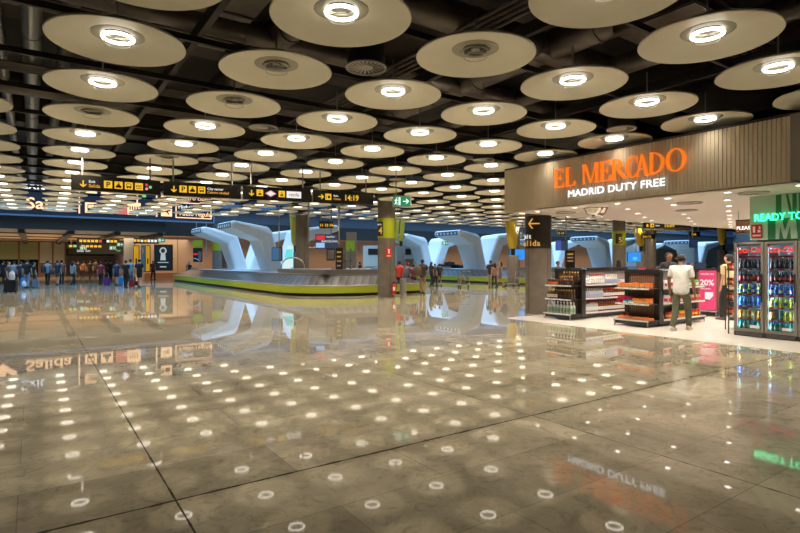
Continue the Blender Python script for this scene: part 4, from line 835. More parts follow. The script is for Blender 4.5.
# ---------------------------------------------------------------- shop shelving and goods
def gondola(a, b, w, L_, lab, hdr, head_h=1.38, side_in=0.0, end_back=M['wood'], closed_end=False):
    """local frame: x along the end face, y into the shop; right hand long side carries shelves"""
    root = empty('display_gondola', W(a, b, 0.006), FA, lab, 'shelf unit')
    T = 0.50
    MB().box(0.03, w-0.03, 0.03, T+0.1, 0.05, 0.13).build('plinth', M['black'], root); MB().box(0, w, 0.0, T, 0.12, 0.165).build('base_shelf', M['blackm'], root, bevel=0.004)
    for x in (0.02, w-0.04): MB().box(x, x+0.02, 0.0, 0.02, 0, 0.12).build('foot', M['steel'], root)
    MB().box(0, w, -0.012, 0.0, 0.135, 0.175).build('price_rail', M['rail'], root)
    if not closed_end:
        for z in (0.56, 0.945):
            sh = MB().box(0.02, w-0.02, 0.05, T, z-0.02, z).build('shelf', M['blackm'], root, bevel=0.003)
            MB().box(0.02, w-0.02, 0.035, 0.05, z-0.028, z+0.012).build('price_rail', M['rail'], sh)
            for k in range(4): MB().box(0.1+k*0.21, 0.17+k*0.21, 0.03, 0.035, z-0.026, z+0.010).build('price_tag', M['white'], sh)
    MB().box(0.10, w-0.12, T, T+0.03, 0.16, head_h-0.08).build('back_panel', end_back, root)
    for x in (0.0, w-0.13): MB().box(x, x+0.13, T-0.02, T+0.16, 0.05, head_h).build('upright', M['black'], root, bevel=0.005)
    MB().box(0, w, T-0.03, T+0.12, head_h-0.09, head_h+0.02).build('header', M['black'], root)
    # long side towards the camera's right: shelves between y = T+.2 and L_
    xs = w-0.42-side_in; xe = w-side_in
    MB().box(0.02, xe-0.02, T+0.16, L_, 0.05, 0.13).build('plinth', M['black'], root); MB().box(xs, xe, T+0.17, L_, 0.12, 0.165).build('base_shelf', M['blackm'], root); MB().box(xe, xe+0.012, T+0.17, L_, 0.13, 0.175).build('price_rail', M['rail'], root)
    for z in (0.56, 0.945):
        sh = MB().box(xs, xe-0.02, T+0.17, L_-0.02, z-0.02, z).build('shelf', M['blackm'], root)
        MB().box(xe-0.02, xe-0.005, T+0.17, L_-0.02, z-0.028, z+0.012).build('price_rail', M['rail'], sh)
    MB().box(xs-0.03, xs, T+0.17, L_, 0.16, head_h-0.04).build('spine_panel', mat('lit_back_panel', (0.30, 0.26, 0.24), 0.5), root)
    for y in (T+0.16, L_-0.05): MB().box(xs-0.05, xs, y, y+0.05, 0.05, head_h).build('post', M['black'], root)
    MB().box(xs-0.06, xs+0.06, T+0.17, L_, head_h-0.04, head_h+0.05).build('top_sign', M['black'], root)
    if hdr:
        o = text(hdr, 0.07, xs+0.07, T+0.6, head_h-0.02, M['whi'], root, rz=R(90), ext=0.001)
    for x, y in ((xs+0.05, L_-0.04), (xe-0.03, L_-0.04)): MB().box(x, x+0.02, y, y+0.02, 0, 0.12).build('foot', M['steel'], root)
    return root
ga = (12.0, 10.20, 0.93); gb = (12.18, 8.10, 0.94)
g1 = gondola(*ga, 3.4, 'low shelf unit of spirit bottles beside the arrow pillar', 'SPIRITS', side_in=0.12)
g2 = gondola(*gb, 2.75, 'low shelf unit of orange and red sweet packs beside the man in white', 'SWEETS & SNACKS')
g3 = gondola(16.3, 8.45, 0.95, 2.6, 'low shelf unit whose end carries the magenta 20 percent poster', None, closed_end=True)
ps = empty('sale_poster', W(16.28, 7.98, 0.20), FA, 'bright magenta poster reading 20 percent on the end of a shelf unit', 'poster')
MB().box(0, 0.47, -0.03, 0, 0, 1.15).build('poster_board', M['pinkp'], ps); text('20%', 0.235, 0.03, -0.034, 0.72, M['whi'], ps, off=0.004, name='lettering'); text('HASTA UN', 0.075, 0.05, -0.034, 1.02, M['whi'], ps); MB().prism([(0.17, 0.52), (0.40, 0.52), (0.40, 0.42), (0.30, 0.30), (0.17, 0.32)], -0.036, -0.03).build('white_patch', M['whi'], ps); text('DESCUENTO', 0.05, 0.05, -0.034, 0.60, M['whi'], ps)

def WG(a, b, x, y): return W(a+y, b-x)       # local gondola point to world (FA frame: x = -b, y = +a)
def bottle_mesh(name, h, r, body, cap, label=None, neck=0.32):
    mb_ = MB(); hs = h*(1-neck)
    mb_.lathe([(r*0.9, 0), (r, 0.01), (r, hs*0.9), (r*0.85, hs), (r*0.36, hs+h*0.10), (r*0.34, h*0.90)], 12); 
    mb_.mi = 1; mb_.lathe([(r*0.42, h*0.86), (r*0.42, h)], 10)
    if label: mb_.mi = 2; mb_.lathe([(r*1.02, hs*0.22), (r*1.02, hs*0.72)], 12, cap=False)
    return mb_.mesh(name, [body, cap] + ([label] if label else []), smooth=True)
amber = mat('amber_spirit', (0.20, 0.06, 0.012), 0.12); brown = mat('dark_spirit', (0.09, 0.035, 0.015), 0.12); clear = mat('clear_spirit', (0.50, 0.52, 0.50), 0.12); rosy = mat('rose_spirit', (0.55, 0.17, 0.12), 0.15)
capr = mat('cap_red', (0.65, 0.02, 0.01), 0.4); capw = mat('cap_white', (0.8, 0.78, 0.74), 0.4); capk = mat('cap_black', (0.02, 0.02, 0.02), 0.4); capg = mat('cap_gold', (0.6, 0.38, 0.12), 0.35)
lw = mat('label_white', (0.75, 0.72, 0.66), 0.5); lg = mat('label_green', (0.22, 0.33, 0.20), 0.5); mat('cap_blue', (0.03, 0.08, 0.5), 0.4); lr = mat('label_red', (0.55, 0.03, 0.02), 0.5); lb = mat('label_blue', (0.04, 0.10, 0.45), 0.5); lk = mat('label_black', (0.03, 0.02, 0.02), 0.5); ly = mat('label_yellow', (0.7, 0.5, 0.05), 0.5)
BT = dict(gin=bottle_mesh('gin', 0.33, 0.043, clear, capw, lg), rum=bottle_mesh('rum', 0.27, 0.040, amber, capg, lw), rumd=bottle_mesh('rumd', 0.27, 0.040, brown, capg, lk), cog=bottle_mesh('cog', 0.26, 0.045, brown, capg, lk, 0.4),
          red1=bottle_mesh('red1', 0.30, 0.040, clear, capr, lw), red2=bottle_mesh('red2', 0.29, 0.040, amber, capr, lw), red3=bottle_mesh('red3', 0.27, 0.040, amber, capr, lw), blue=bottle_mesh('blue', 0.28, 0.042, clear, capw, mat('label_lilac', (0.38, 0.40, 0.60), 0.5)), wht=bottle_mesh('wht', 0.26, 0.045, clear, capw, lw))
def pack_mesh(name, w, d, h, ms, puff=0.02):
    mb_ = MB(); n = 5
    for si in (0, 1):
        pass
    vs_ = []; fs = []
    for k in range(n+1):
        t = k/n; s_ = 0.72+0.28*math.sin(math.pi*(0.08+0.84*t)) if puff else 1
        dd = d*s_; ww = w*(0.92+0.08*s_)
        for x, y in ((-ww/2, -dd*0.3), (-ww*0.3, -dd/2), (ww*0.3, -dd/2), (ww/2, -dd*0.3), (ww/2, dd*0.3), (ww*0.3, dd/2), (-ww*0.3, dd/2), (-ww/2, dd*0.3)): vs_.append((x, y, h*t))
    for k in range(n):
        for i in range(8): fs.append((k*8+i, k*8+(i+1) % 8, (k+1)*8+(i+1) % 8, (k+1)*8+i))
    fs += [tuple(reversed(range(8))), tuple(n*8+i for i in range(8))]
    mb_.add(vs_, fs); mb_.m = [1 if (8 <= i < 24 and (i % 8) in (0, 1, 2)) else 0 for i in range(len(mb_.f))]
    return mb_.mesh(name, ms, smooth=True)
por = mat('pack_orange', (0.72, 0.16, 0.015), 0.35); prd = mat('pack_red', (0.60, 0.02, 0.02), 0.35); pye = mat('pack_yellow', (0.80, 0.50, 0.03), 0.35); ptl = mat('pack_teal', (0.03, 0.30, 0.30), 0.35); pma = mat('pack_magenta', (0.60, 0.02, 0.12), 0.35); ptn = mat('pack_tan', (0.55, 0.36, 0.18), 0.4); pwh = mat('pack_white', (0.75, 0.70, 0.68), 0.35); pgr = mat('pack_green', (0.12, 0.45, 0.08), 0.35); pbr = mat('pack_brown', (0.10, 0.03, 0.02), 0.4)
PK = dict(ora=pack_mesh('ora', 0.115, 0.09, 0.13, [por, ptn]), red=pack_mesh('red', 0.11, 0.08, 0.15, [prd, pwh]), tan=pack_mesh('tan', 0.13, 0.09, 0.17, [ptn, prd]), teal=pack_mesh('teal', 0.11, 0.09, 0.08, [ptl, pwh]), mag=pack_mesh('mag', 0.11, 0.09, 0.17, [pma, prd]), yel=pack_mesh('yel', 0.13, 0.08, 0.17, [pye, prd]), wht=pack_mesh('wht', 0.14, 0.09, 0.20, [pwh, prd]), brn=pack_mesh('brn', 0.12, 0.10, 0.16, [pbr, por], 0), box=pack_mesh('box', 0.10, 0.10, 0.12, [pwh, pwh], 0), grn=pack_mesh('grn', 0.14, 0.09, 0.19, [pgr, pwh]), rdy=pack_mesh('rdy', 0.13, 0.09, 0.16, [prd, pye]), low=pack_mesh('low', 0.12, 0.1, 0.06, [por, ptn]))
ngoods = 0
def goods(name, cat, me, pts, z, rz, lab, grp):
    global ngoods
    for (x, y, _) in pts:
        o = ob(name, me); o.location = (x, y, z); o.rotation_euler = (0, 0, rz+random.uniform(-.12, .12)*(3 if cat == 'snack pack' else 1)); s_ = random.uniform(0.88, 1.1) if cat == 'snack pack' else 1; o.scale = (s_, 1, s_); tag(o, lab, cat, grp); ngoods += 1
a, b, w = ga
def endrow(g, x0, x1, n, ys=(0.12,)): return [WG(g[0], g[1], x0+(x1-x0)*k/(n-1), y) for y in ys for k in range(n)]
def siderow(g, y0, y1, n, xin=0.10, si=0.0, rows=1): return [WG(g[0], g[1], g[2]-si-xin-0.11*r_, y0+(y1-y0)*k/(n-1)) for r_ in range(rows) for k in range(n)]
Z0, Z1, Z2 = 0.171, 0.566, 0.951
goods('bottle', 'bottle', BT['gin'], endrow(ga, 0.10, 0.86, 8, (0.10, 0.22)), Z0, FA, 'clear bottle with white cap and green label, bottom shelf of the spirits end unit', 'clear green labelled bottles on the bottom end shelf')
goods('bottle', 'bottle', BT['rum'], endrow(ga, 0.08, 0.36, 4, (0.12, 0.24)), Z1, FA, 'amber bottle with gold cap, middle shelf of the spirits end unit nearest the pillar', 'amber bottles on the middle end shelf')
goods('bottle', 'bottle', BT['rumd'], endrow(ga, 0.44, 0.86, 6, (0.12, 0.24)), Z1, FA, 'dark brown bottle with gold cap, middle shelf of the spirits end unit', 'dark bottles on the middle end shelf')
goods('gift_box', 'box', PK['brn'], endrow(ga, 0.10, 0.34, 3, (0.16,)), Z2, FA, 'dark brown gift box on the top shelf of the spirits end unit', 'brown gift boxes on the top end shelf')
goods('bottle', 'bottle', BT['cog'], endrow(ga, 0.46, 0.86, 6, (0.14,)), Z2, FA, 'squat dark bottle, top shelf of the spirits end unit', 'squat dark bottles on the top end shelf')
goods('bottle', 'bottle', BT['cog'], endrow(ga, 0.40, 0.86, 6, (0.40,)), Z2+0.12, FA, 'squat dark bottle standing raised at the back of the top spirits end shelf', 'raised dark bottles at the back')
si = 0.12
goods('bottle', 'bottle', BT['red1'], siderow(ga, 0.74, 1.45, 9, si=si), Z0, FA, 'clear bottle with red cap, bottom long shelf of the spirits unit', 'red capped clear bottles on the bottom long shelf')
goods('bottle', 'bottle', BT['red2'], siderow(ga, 1.55, 3.25, 16, si=si), Z0, FA, 'amber bottle with red cap, bottom long shelf of the spirits unit', 'red capped amber bottles on the bottom long shelf')
goods('bottle', 'bottle', BT['blue'], siderow(ga, 0.74, 1.7, 11, si=si), Z1, FA, 'clear bottle with pale lilac label, middle long shelf of the spirits unit', 'lilac labelled bottles on the middle long shelf')
goods('bottle', 'bottle', BT['red3'], siderow(ga, 1.8, 3.25, 14, si=si), Z1, FA, 'amber bottle with white label and red cap, middle long shelf of the spirits unit', 'amber bottles on the middle long shelf')
goods('bottle', 'bottle', BT['wht'], siderow(ga, 0.74, 1.05, 4, si=si), Z2, FA, 'clear bottle with white cap, top long shelf of the spirits unit', 'white capped bottles on the top long shelf')
goods('bottle', 'bottle', BT['red1'], siderow(ga, 1.13, 1.75, 7, si=si), Z2, FA, 'clear bottle with red cap, top long shelf of the spirits unit', 'red capped bottles on the top long shelf')
goods('bottle', 'bottle', BT['blue'], siderow(ga, 1.9, 2.4, 6, si=si), Z2, FA, 'clear bottle with lilac label, top long shelf of the spirits unit', 'lilac labelled bottles on the top long shelf')
goods('carton', 'box', PK['box'], siderow(ga, 2.6, 3.25, 6, si=si)+siderow(ga, 2.65, 3.2, 5, xin=0.12, si=si), Z2, FA, 'small white carton at the far end of the top spirits shelf', 'white cartons on the top long shelf')
# sweets unit
goods('snack_pack', 'snack pack', PK['ora'], endrow(gb, 0.10, 0.84, 7, (0.12, 0.24)), Z2, FA, 'orange snack pack on the top end shelf of the sweets unit', 'orange packs on the top end shelf')
goods('snack_pack', 'snack pack', PK['mag'], endrow(gb, 0.09, 0.34, 3, (0.14, 0.28)), Z1, FA, 'magenta snack pack on the middle end shelf of the sweets unit', 'magenta packs on the middle end shelf')
goods('snack_pack', 'snack pack', PK['teal'], endrow(gb, 0.30, 0.44, 2, (0.07,)), Z1, FA, 'small teal pack in front of the magenta packs on the middle end shelf', 'teal packs on the middle end shelf')
goods('snack_pack', 'snack pack', PK['ora'], endrow(gb, 0.52, 0.84, 4, (0.12, 0.24)), Z1, FA, 'orange snack pack on the middle end shelf of the sweets unit', 'orange packs on the middle end shelf')
goods('snack_pack', 'snack pack', PK['brn'], endrow(gb, 0.10, 0.22, 2, (0.3,)), Z0, FA, 'tall dark pack on the base shelf of the sweets end unit', 'dark packs on the base end shelf')
goods('snack_pack', 'snack pack', PK['low'], endrow(gb, 0.12, 0.86, 7, (0.12, 0.25)), Z0, FA, 'low orange pack on the base shelf of the sweets end unit', 'low orange packs on the base end shelf')
for nm, y0, y1, n, z, lab in (('wht', 0.78, 1.25, 4, Z2, 'white and red snack bag, top long shelf of the sweets unit'), ('red', 1.4, 1.7, 3, Z2, 'red snack bag, top long shelf of the sweets unit'), ('grn', 1.95, 2.5, 4, Z2, 'green snack bag, top long shelf of the sweets unit'),
    ('wht', 0.78, 1.1, 3, Z1, 'white and red snack bag, middle long shelf of the sweets unit'), ('red', 1.25, 1.7, 4, Z1, 'red snack bag, middle long shelf of the sweets unit'), ('tan', 1.9, 2.6, 5, Z1, 'tan snack bag, middle long shelf of the sweets unit'),
    ('brn', 0.78, 1.0, 2, Z0, 'dark snack bag, bottom long shelf of the sweets unit'), ('rdy', 1.15, 1.5, 3, Z0, 'red bag with yellow front, bottom long shelf of the sweets unit'), ('yel', 1.65, 1.95, 3, Z0, 'yellow snack bag, bottom long shelf of the sweets unit'), ('rdy', 2.1, 2.6, 4, Z0, 'red and yellow bag, far end of the bottom sweets shelf')):
    goods('snack_pack', 'snack pack', PK[nm], siderow(gb, y0, y1, n, xin=0.12), z, FB, lab, lab.split(',')[0]+' row, '+lab.split(', ')[1])
gc = (16.3, 8.45, 0.95)
for z, nm, lab in ((Z2, 'red', 'top'), (Z1, 'rdy', 'middle'), (Z0, 'ora', 'bottom')): goods('snack_pack', 'snack pack', PK[nm], siderow(gc, 0.8, 2.4, 9), z, FB, 'red snack pack on the %s shelf behind the magenta poster' % lab, 'packs on the %s shelf of the poster unit' % lab)
# magenta frame display on top between units, tills and dark counters behind
o = empty('magenta_stand', W(14.6, 8.9, 0), FA, 'magenta framed display stand behind the sweets unit', 'display stand')
MB().box(0, 0.06, 0, 0.3, 0, 1.42).build('post', M['pinkp'], o); MB().box(0, 0.9, 0, 0.3, 1.34, 1.42).build('top_bar', M['pinkp'], o); MB().box(0.84, 0.9, 0, 0.3, 0, 1.42).build('post', M['pinkp'], o); MB().box(0.06, 0.84, 0.1, 0.28, 0.2, 1.2).build('body', M['black'], o)
def counter(a0, b0, w, d, h, lab, screens=()):
    o = empty('shop_counter', W(a0, b0, 0.006), FA, lab, 'counter'); MB().box(0, w, 0, d, 0, h).build('body', M['black'], o, bevel=0.01); MB().box(-0.02, w+0.02, -0.02, d+0.02, h, h+0.04).build('counter_top', M['blackm'], o)
    for k in range(int(w/0.7)): MB().box(0.1+0.7*k, 0.6+0.7*k, -0.012, 0, 0.2, h-0.12).build('front_panel', M['greym'], o)
counter(18.5, 10.6, 4.2, 0.7, 1.12, 'long black till counter at the back of the shop, hall side'); counter(19.5, 5.8, 3.0, 0.7, 1.12, 'second black till counter, behind the magenta poster')
def till(a, b, lab, m=sdark, s_=1.0, z=1.166):
    o = empty('till_screen', W(a, b, z), FA, lab, 'till screen', 'till screens on the counters'); MB().box(-0.1, 0.1, 0, 0.14, 0, 0.02).build('foot', M['black'], o); MB().tube([(0, 0.1, 0.01), (0, 0.07, 0.2)], 0.02).build('neck', M['black'], o)
    MB().box(-0.20*s_, 0.20*s_, 0.02, 0.06, 0.12, 0.12+0.30*s_).build('case', M['black'], o, bevel=0.008); MB().box(-0.18*s_, 0.18*s_, 0.014, 0.02, 0.14, 0.10+0.30*s_).build('display', m, o)
till(18.8, 10.1, 'small blue till screen on the long till counter, end nearest the pillar numbered 5', swh, 0.8); till(18.8, 9.2, 'dark till screen on the long till counter, second along'); till(18.8, 8.2, 'dark till screen on the long till counter, third along', M['black'], 1.1); till(18.8, 7.2, 'black till screen at the end of the long till counter', M['black'], 1.2); till(19.8, 5.3, 'teal lit till screen on the second till counter', mat('screen_teal', (0.02, 0.1, 0.12), 0.3, emit=(0.02, 0.22, 0.28), strength=0.6)); till(19.8, 4.5, 'bright blue till screen on the second till counter', sblue, 0.9); till(19.8, 3.7, 'dark till screen at the end of the second till counter', M['black'])
o = empty('chocolate_stand', W(17.0, 7.3, 1.2), FA, 'small dark red display box over the shelves behind the magenta poster', 'display stand')
MB().box(0, 0.62, 0, 0.3, 0.0, 0.20).build('box_body', mat('dark_red_card', (0.20, 0.01, 0.015), 0.4), o); MB().box(0.05, 0.57, -0.01, 0, 0.12, 0.16).build('printed_text', M['pink'], o); MB().box(0.28, 0.34, 0.1, 0.2, -1.19, 0).build('stem', M['black'], o)
# black tube barrier frames left of the fridges
for k, (a_, b_, lab) in enumerate(((12.75, 5.62, 'tall black tube rack beside the left fridge'), (13.5, 6.02, 'black tube rack with shelves behind the one beside the fridge'), (16.0, 6.1, 'farther black tube rack near the magenta poster'))):
    o = empty('tube_rack', W(a_, b_, 0.006), FA, lab, 'rack', 'black tube racks')
    H_ = 1.5; wr_ = 0.34 if k == 1 else 0.14
    for x, y in ((0, 0), (wr_, 0), (0, 0.5), (wr_, 0.5)): MB().tube([(x, y, 0), (x, y, H_)], 0.012, 6).build('post', M['black'], o)
    for z in (0.35, 0.7, 1.05, 1.4):
        MB().box(-0.02, wr_+0.02, 0, 0.5, z, z+0.012).build('shelf', M['blackm'], o)
for k in range(12): o = ob('snack_pack', PK[('brn', 'red', 'brn')[k % 3]]); o.location = W(13.62, 5.97-0.11*(k % 3), 0.006+(0.362, 0.712, 1.062, 1.412)[k//3]); o.rotation_euler = (0, 0, FA); tag(o, 'dark or red pack on the wider black rack behind the one at the fridge', 'snack pack', 'packs on the wider black rack')
for k in range(9):
    a_, b_ = 12.88+0.0, 5.56; o = ob('snack_pack', PK['red' if k % 2 else 'rdy']); o.location = W(a_+0.1+0.16*(k % 3), b_, 0.006+(0.362, 0.712, 1.062)[k//3]); o.rotation_euler = (0, 0, FA); tag(o, 'red snack pack hung in the black rack beside the left fridge', 'snack pack', 'red packs in the tube rack')
# fridges
def can_mesh(name, h, r, body, lab_, cap, neck):
    mb_ = MB(); 
    if neck: mb_.lathe([(r*0.9, 0), (r, 0.01), (r, h*0.55), (r*0.4, h*0.84), (r*0.4, h*0.93)], 12)
    else: mb_.lathe([(r*0.85, 0), (r, 0.01), (r, h*0.94), (r*0.8, h)], 12)
    mb_.mi = 1; mb_.lathe([(r*1.02, h*0.22), (r*1.02, h*0.5)], 12, cap=False)
    mb_.mi = 2; mb_.lathe([(r*0.46 if neck else r*0.78, h*0.91 if neck else h*0.99), (r*0.46 if neck else r*0.75, h)], 10)
    return mb_.mesh(name, [body, lab_, cap], smooth=True)
cola = mat('cola_dark', (0.03, 0.012, 0.008), 0.1); wat = mat('water_blue', (0.10, 0.30, 0.62), 0.1); lem = mat('lemon_drink', (0.55, 0.62, 0.06), 0.15); orn = mat('orange_drink', (0.70, 0.22, 0.03), 0.15); tealb = mat('green_glass', (0.02, 0.30, 0.22), 0.1); yb = mat('yellow_drink', (0.75, 0.62, 0.10), 0.2); navyb = mat('navy_drink', (0.02, 0.05, 0.25), 0.15)
CN = dict(cola=can_mesh('cola', 0.215, 0.033, cola, lk, capr, True), colar=can_mesh('colar', 0.215, 0.033, cola, lr, capk, True), blue=can_mesh('blue', 0.215, 0.034, wat, lb, MATS['cap_blue'], True), navy=can_mesh('navy', 0.21, 0.034, navyb, lw, MATS['cap_blue'], True), lem=can_mesh('lem', 0.21, 0.034, lem, lb, capw, True), oran=can_mesh('oran', 0.17, 0.035, orn, yb, capw, False), yell=can_mesh('yell', 0.17, 0.035, yb, lw, capw, False), teal=can_mesh('teal', 0.2, 0.033, tealb, lg, MATS['cap_blue'], True), limeb=can_mesh('limeb', 0.20, 0.035, lem, ly, capw, True))
def fridge(a, b, lab, rows, wh):
    w, d, h = 0.575, 0.66, 2.02
    root = empty('drinks_fridge', W(a, b, 0.006), FA, lab, 'fridge', 'glass door drinks fridges')
    c = MB(); c.box(0, w, d-0.03, d, 0, h); c.box(0, 0.03, 0.05, d, 0, h); c.box(w-0.03, w, 0.05, d, 0, h); c.box(0, w, 0.05, d, h-0.06, h); c.box(0, w, 0.05, d, 0, 0.12); c.build('casing', M['coolb'], root)
    MB().box(0.031, w-0.031, d-0.05, d-0.031, 0.12, h-0.06).build('lining', M['coolin'], root)
    f = MB(); f.box(0, w, 0, 0.045, h-0.05, h); f.box(0, w, 0, 0.045, 0.11, 0.17); f.box(0, 0.055, 0, 0.045, 0.17, h-0.05); f.box(w-0.055, w, 0, 0.045, 0.17, h-0.05)
    dr = f.build('door', M['coolb'], root); MB().box(0.055, w-0.055, 0.02, 0.026, 0.17, h-0.05).build('door_glass', GLASS, dr); MB().box(w-0.045, w-0.03, -0.03, 0.0, 0.75, 1.35).build('door_handle', M['black'], dr)
    MB().box(w*0.55, w*0.85, -0.004, 0.02, 0.19, 0.25).build('sticker', M['white'], dr)
    g = MB(); g.box(0, w, 0.01, 0.05, 0.01, 0.10)
    g.build('base_grille', M['black'], root)
    for k in range(3): MB().box(0.03, w-0.03, 0.004, 0.01, 0.025+0.024*k, 0.036+0.024*k).build('grille_bar', M['greym'], root)
    for x in (0.036, w-0.048): MB().box(x, x+0.012, 0.06, 0.075, 0.2, 1.9).build('light_tube', M['cooll'], root)
    MB().box(0.06, w-0.06, 0.10, 0.14, 1.86, 1.95).build('header_strip', M['coolin'], root)
    text('Coca-Cola', 0.18, w*0.49, 0.005, 1.79, M['cokered'], dr, 'CENTER', shear=0.35, off=0.003, ext=0.003, sx=0.70)
    for s_ in (0, 1):
        l_ = bpy.data.lights.new('fridge_tube', 'AREA'); l_.shape = 'RECTANGLE'; l_.size = 0.02; l_.size_y = 1.65; l_.energy = 5.5; l_.color = (0.62, 0.85, 1.0)
        q = ob('fridge_tube_light', l_, root); q.location = ((0.05, w-0.05)[s_], 0.075, 1.02); q.rotation_euler = (R(90), 0, R((-50, 50)[s_]))
    for k in range(6):
        z = (0.145, 0.385, 0.648, 0.905, 1.175, 1.45)[k]
        sh = MB().box(0.05, w-0.05, 0.08, d-0.06, z-0.012, z).build('shelf', M['coolin'], root); MB().box(0.05, w-0.05, 0.068, 0.08, z-0.03, z+0.01).build('price_rail', M['cokerail'], sh)
        for q in range(2): MB().box(0.14+0.2*q, 0.22+0.2*q, 0.064, 0.068, z-0.024, z+0.006).build('price_tag', M['rail'], sh)
        kind, colr = rows[k]
        for q in range(6):
            kk = kind[q % len(kind)]
            if kk is None: continue
            for yy in (0.125, 0.21):
                goods('drink_bottle', 'bottle', CN[kk], [WG(a, b, 0.085+q*(w-0.17)/5, yy)], z+0.007, FA, '%s in the %s fridge, %s shelf%s' % (colr, wh, ('bottom', 'second lowest', 'third lowest', 'fourth lowest', 'fifth lowest', 'highest stocked')[k], ' front' if yy < 0.2 else ' back row'), '%s fridge drinks, shelf %d %s' % (wh, k+1, yy))
    sh = MB().box(0.05, w-0.05, 0.08, d-0.06, 1.700, 1.712).build('shelf', M['coolin'], root); MB().box(0.05, w-0.05, 0.068, 0.08, 1.685, 1.722).build('price_rail', M['cokerail'], sh)
    return root
R1 = [(('teal',), 'green glass bottle'), (('oran', 'yell'), 'orange or yellow can'), (('blue',), 'blue water bottle'), (('lem', 'navy'), 'yellow and blue bottle'), (('colar',), 'dark cola bottle with red label'), (('cola',), 'dark cola bottle with red cap')]
R2 = [(('teal',), 'green glass bottle'), (('oran', None, 'teal', 'limeb', 'limeb', 'yell'), 'mixed orange, green and yellow drink'), (('limeb', 'lem'), 'yellow green bottle'), (('navy', 'blue'), 'deep blue bottle'), (('colar',), 'dark cola bottle with red label'), (('cola',), 'dark cola bottle with red cap')]
fridge(12.58, 5.44, 'glass door drinks fridge with red script header, nearest the magenta poster', R1, 'first')
fridge(12.58, 4.85, 'second glass door drinks fridge, standing in the middle under the neon', R2, 'second')
fridge(12.58, 4.26, 'third glass door drinks fridge, cut by the picture edge', R1, 'third')
print('GOODS', ngoods)

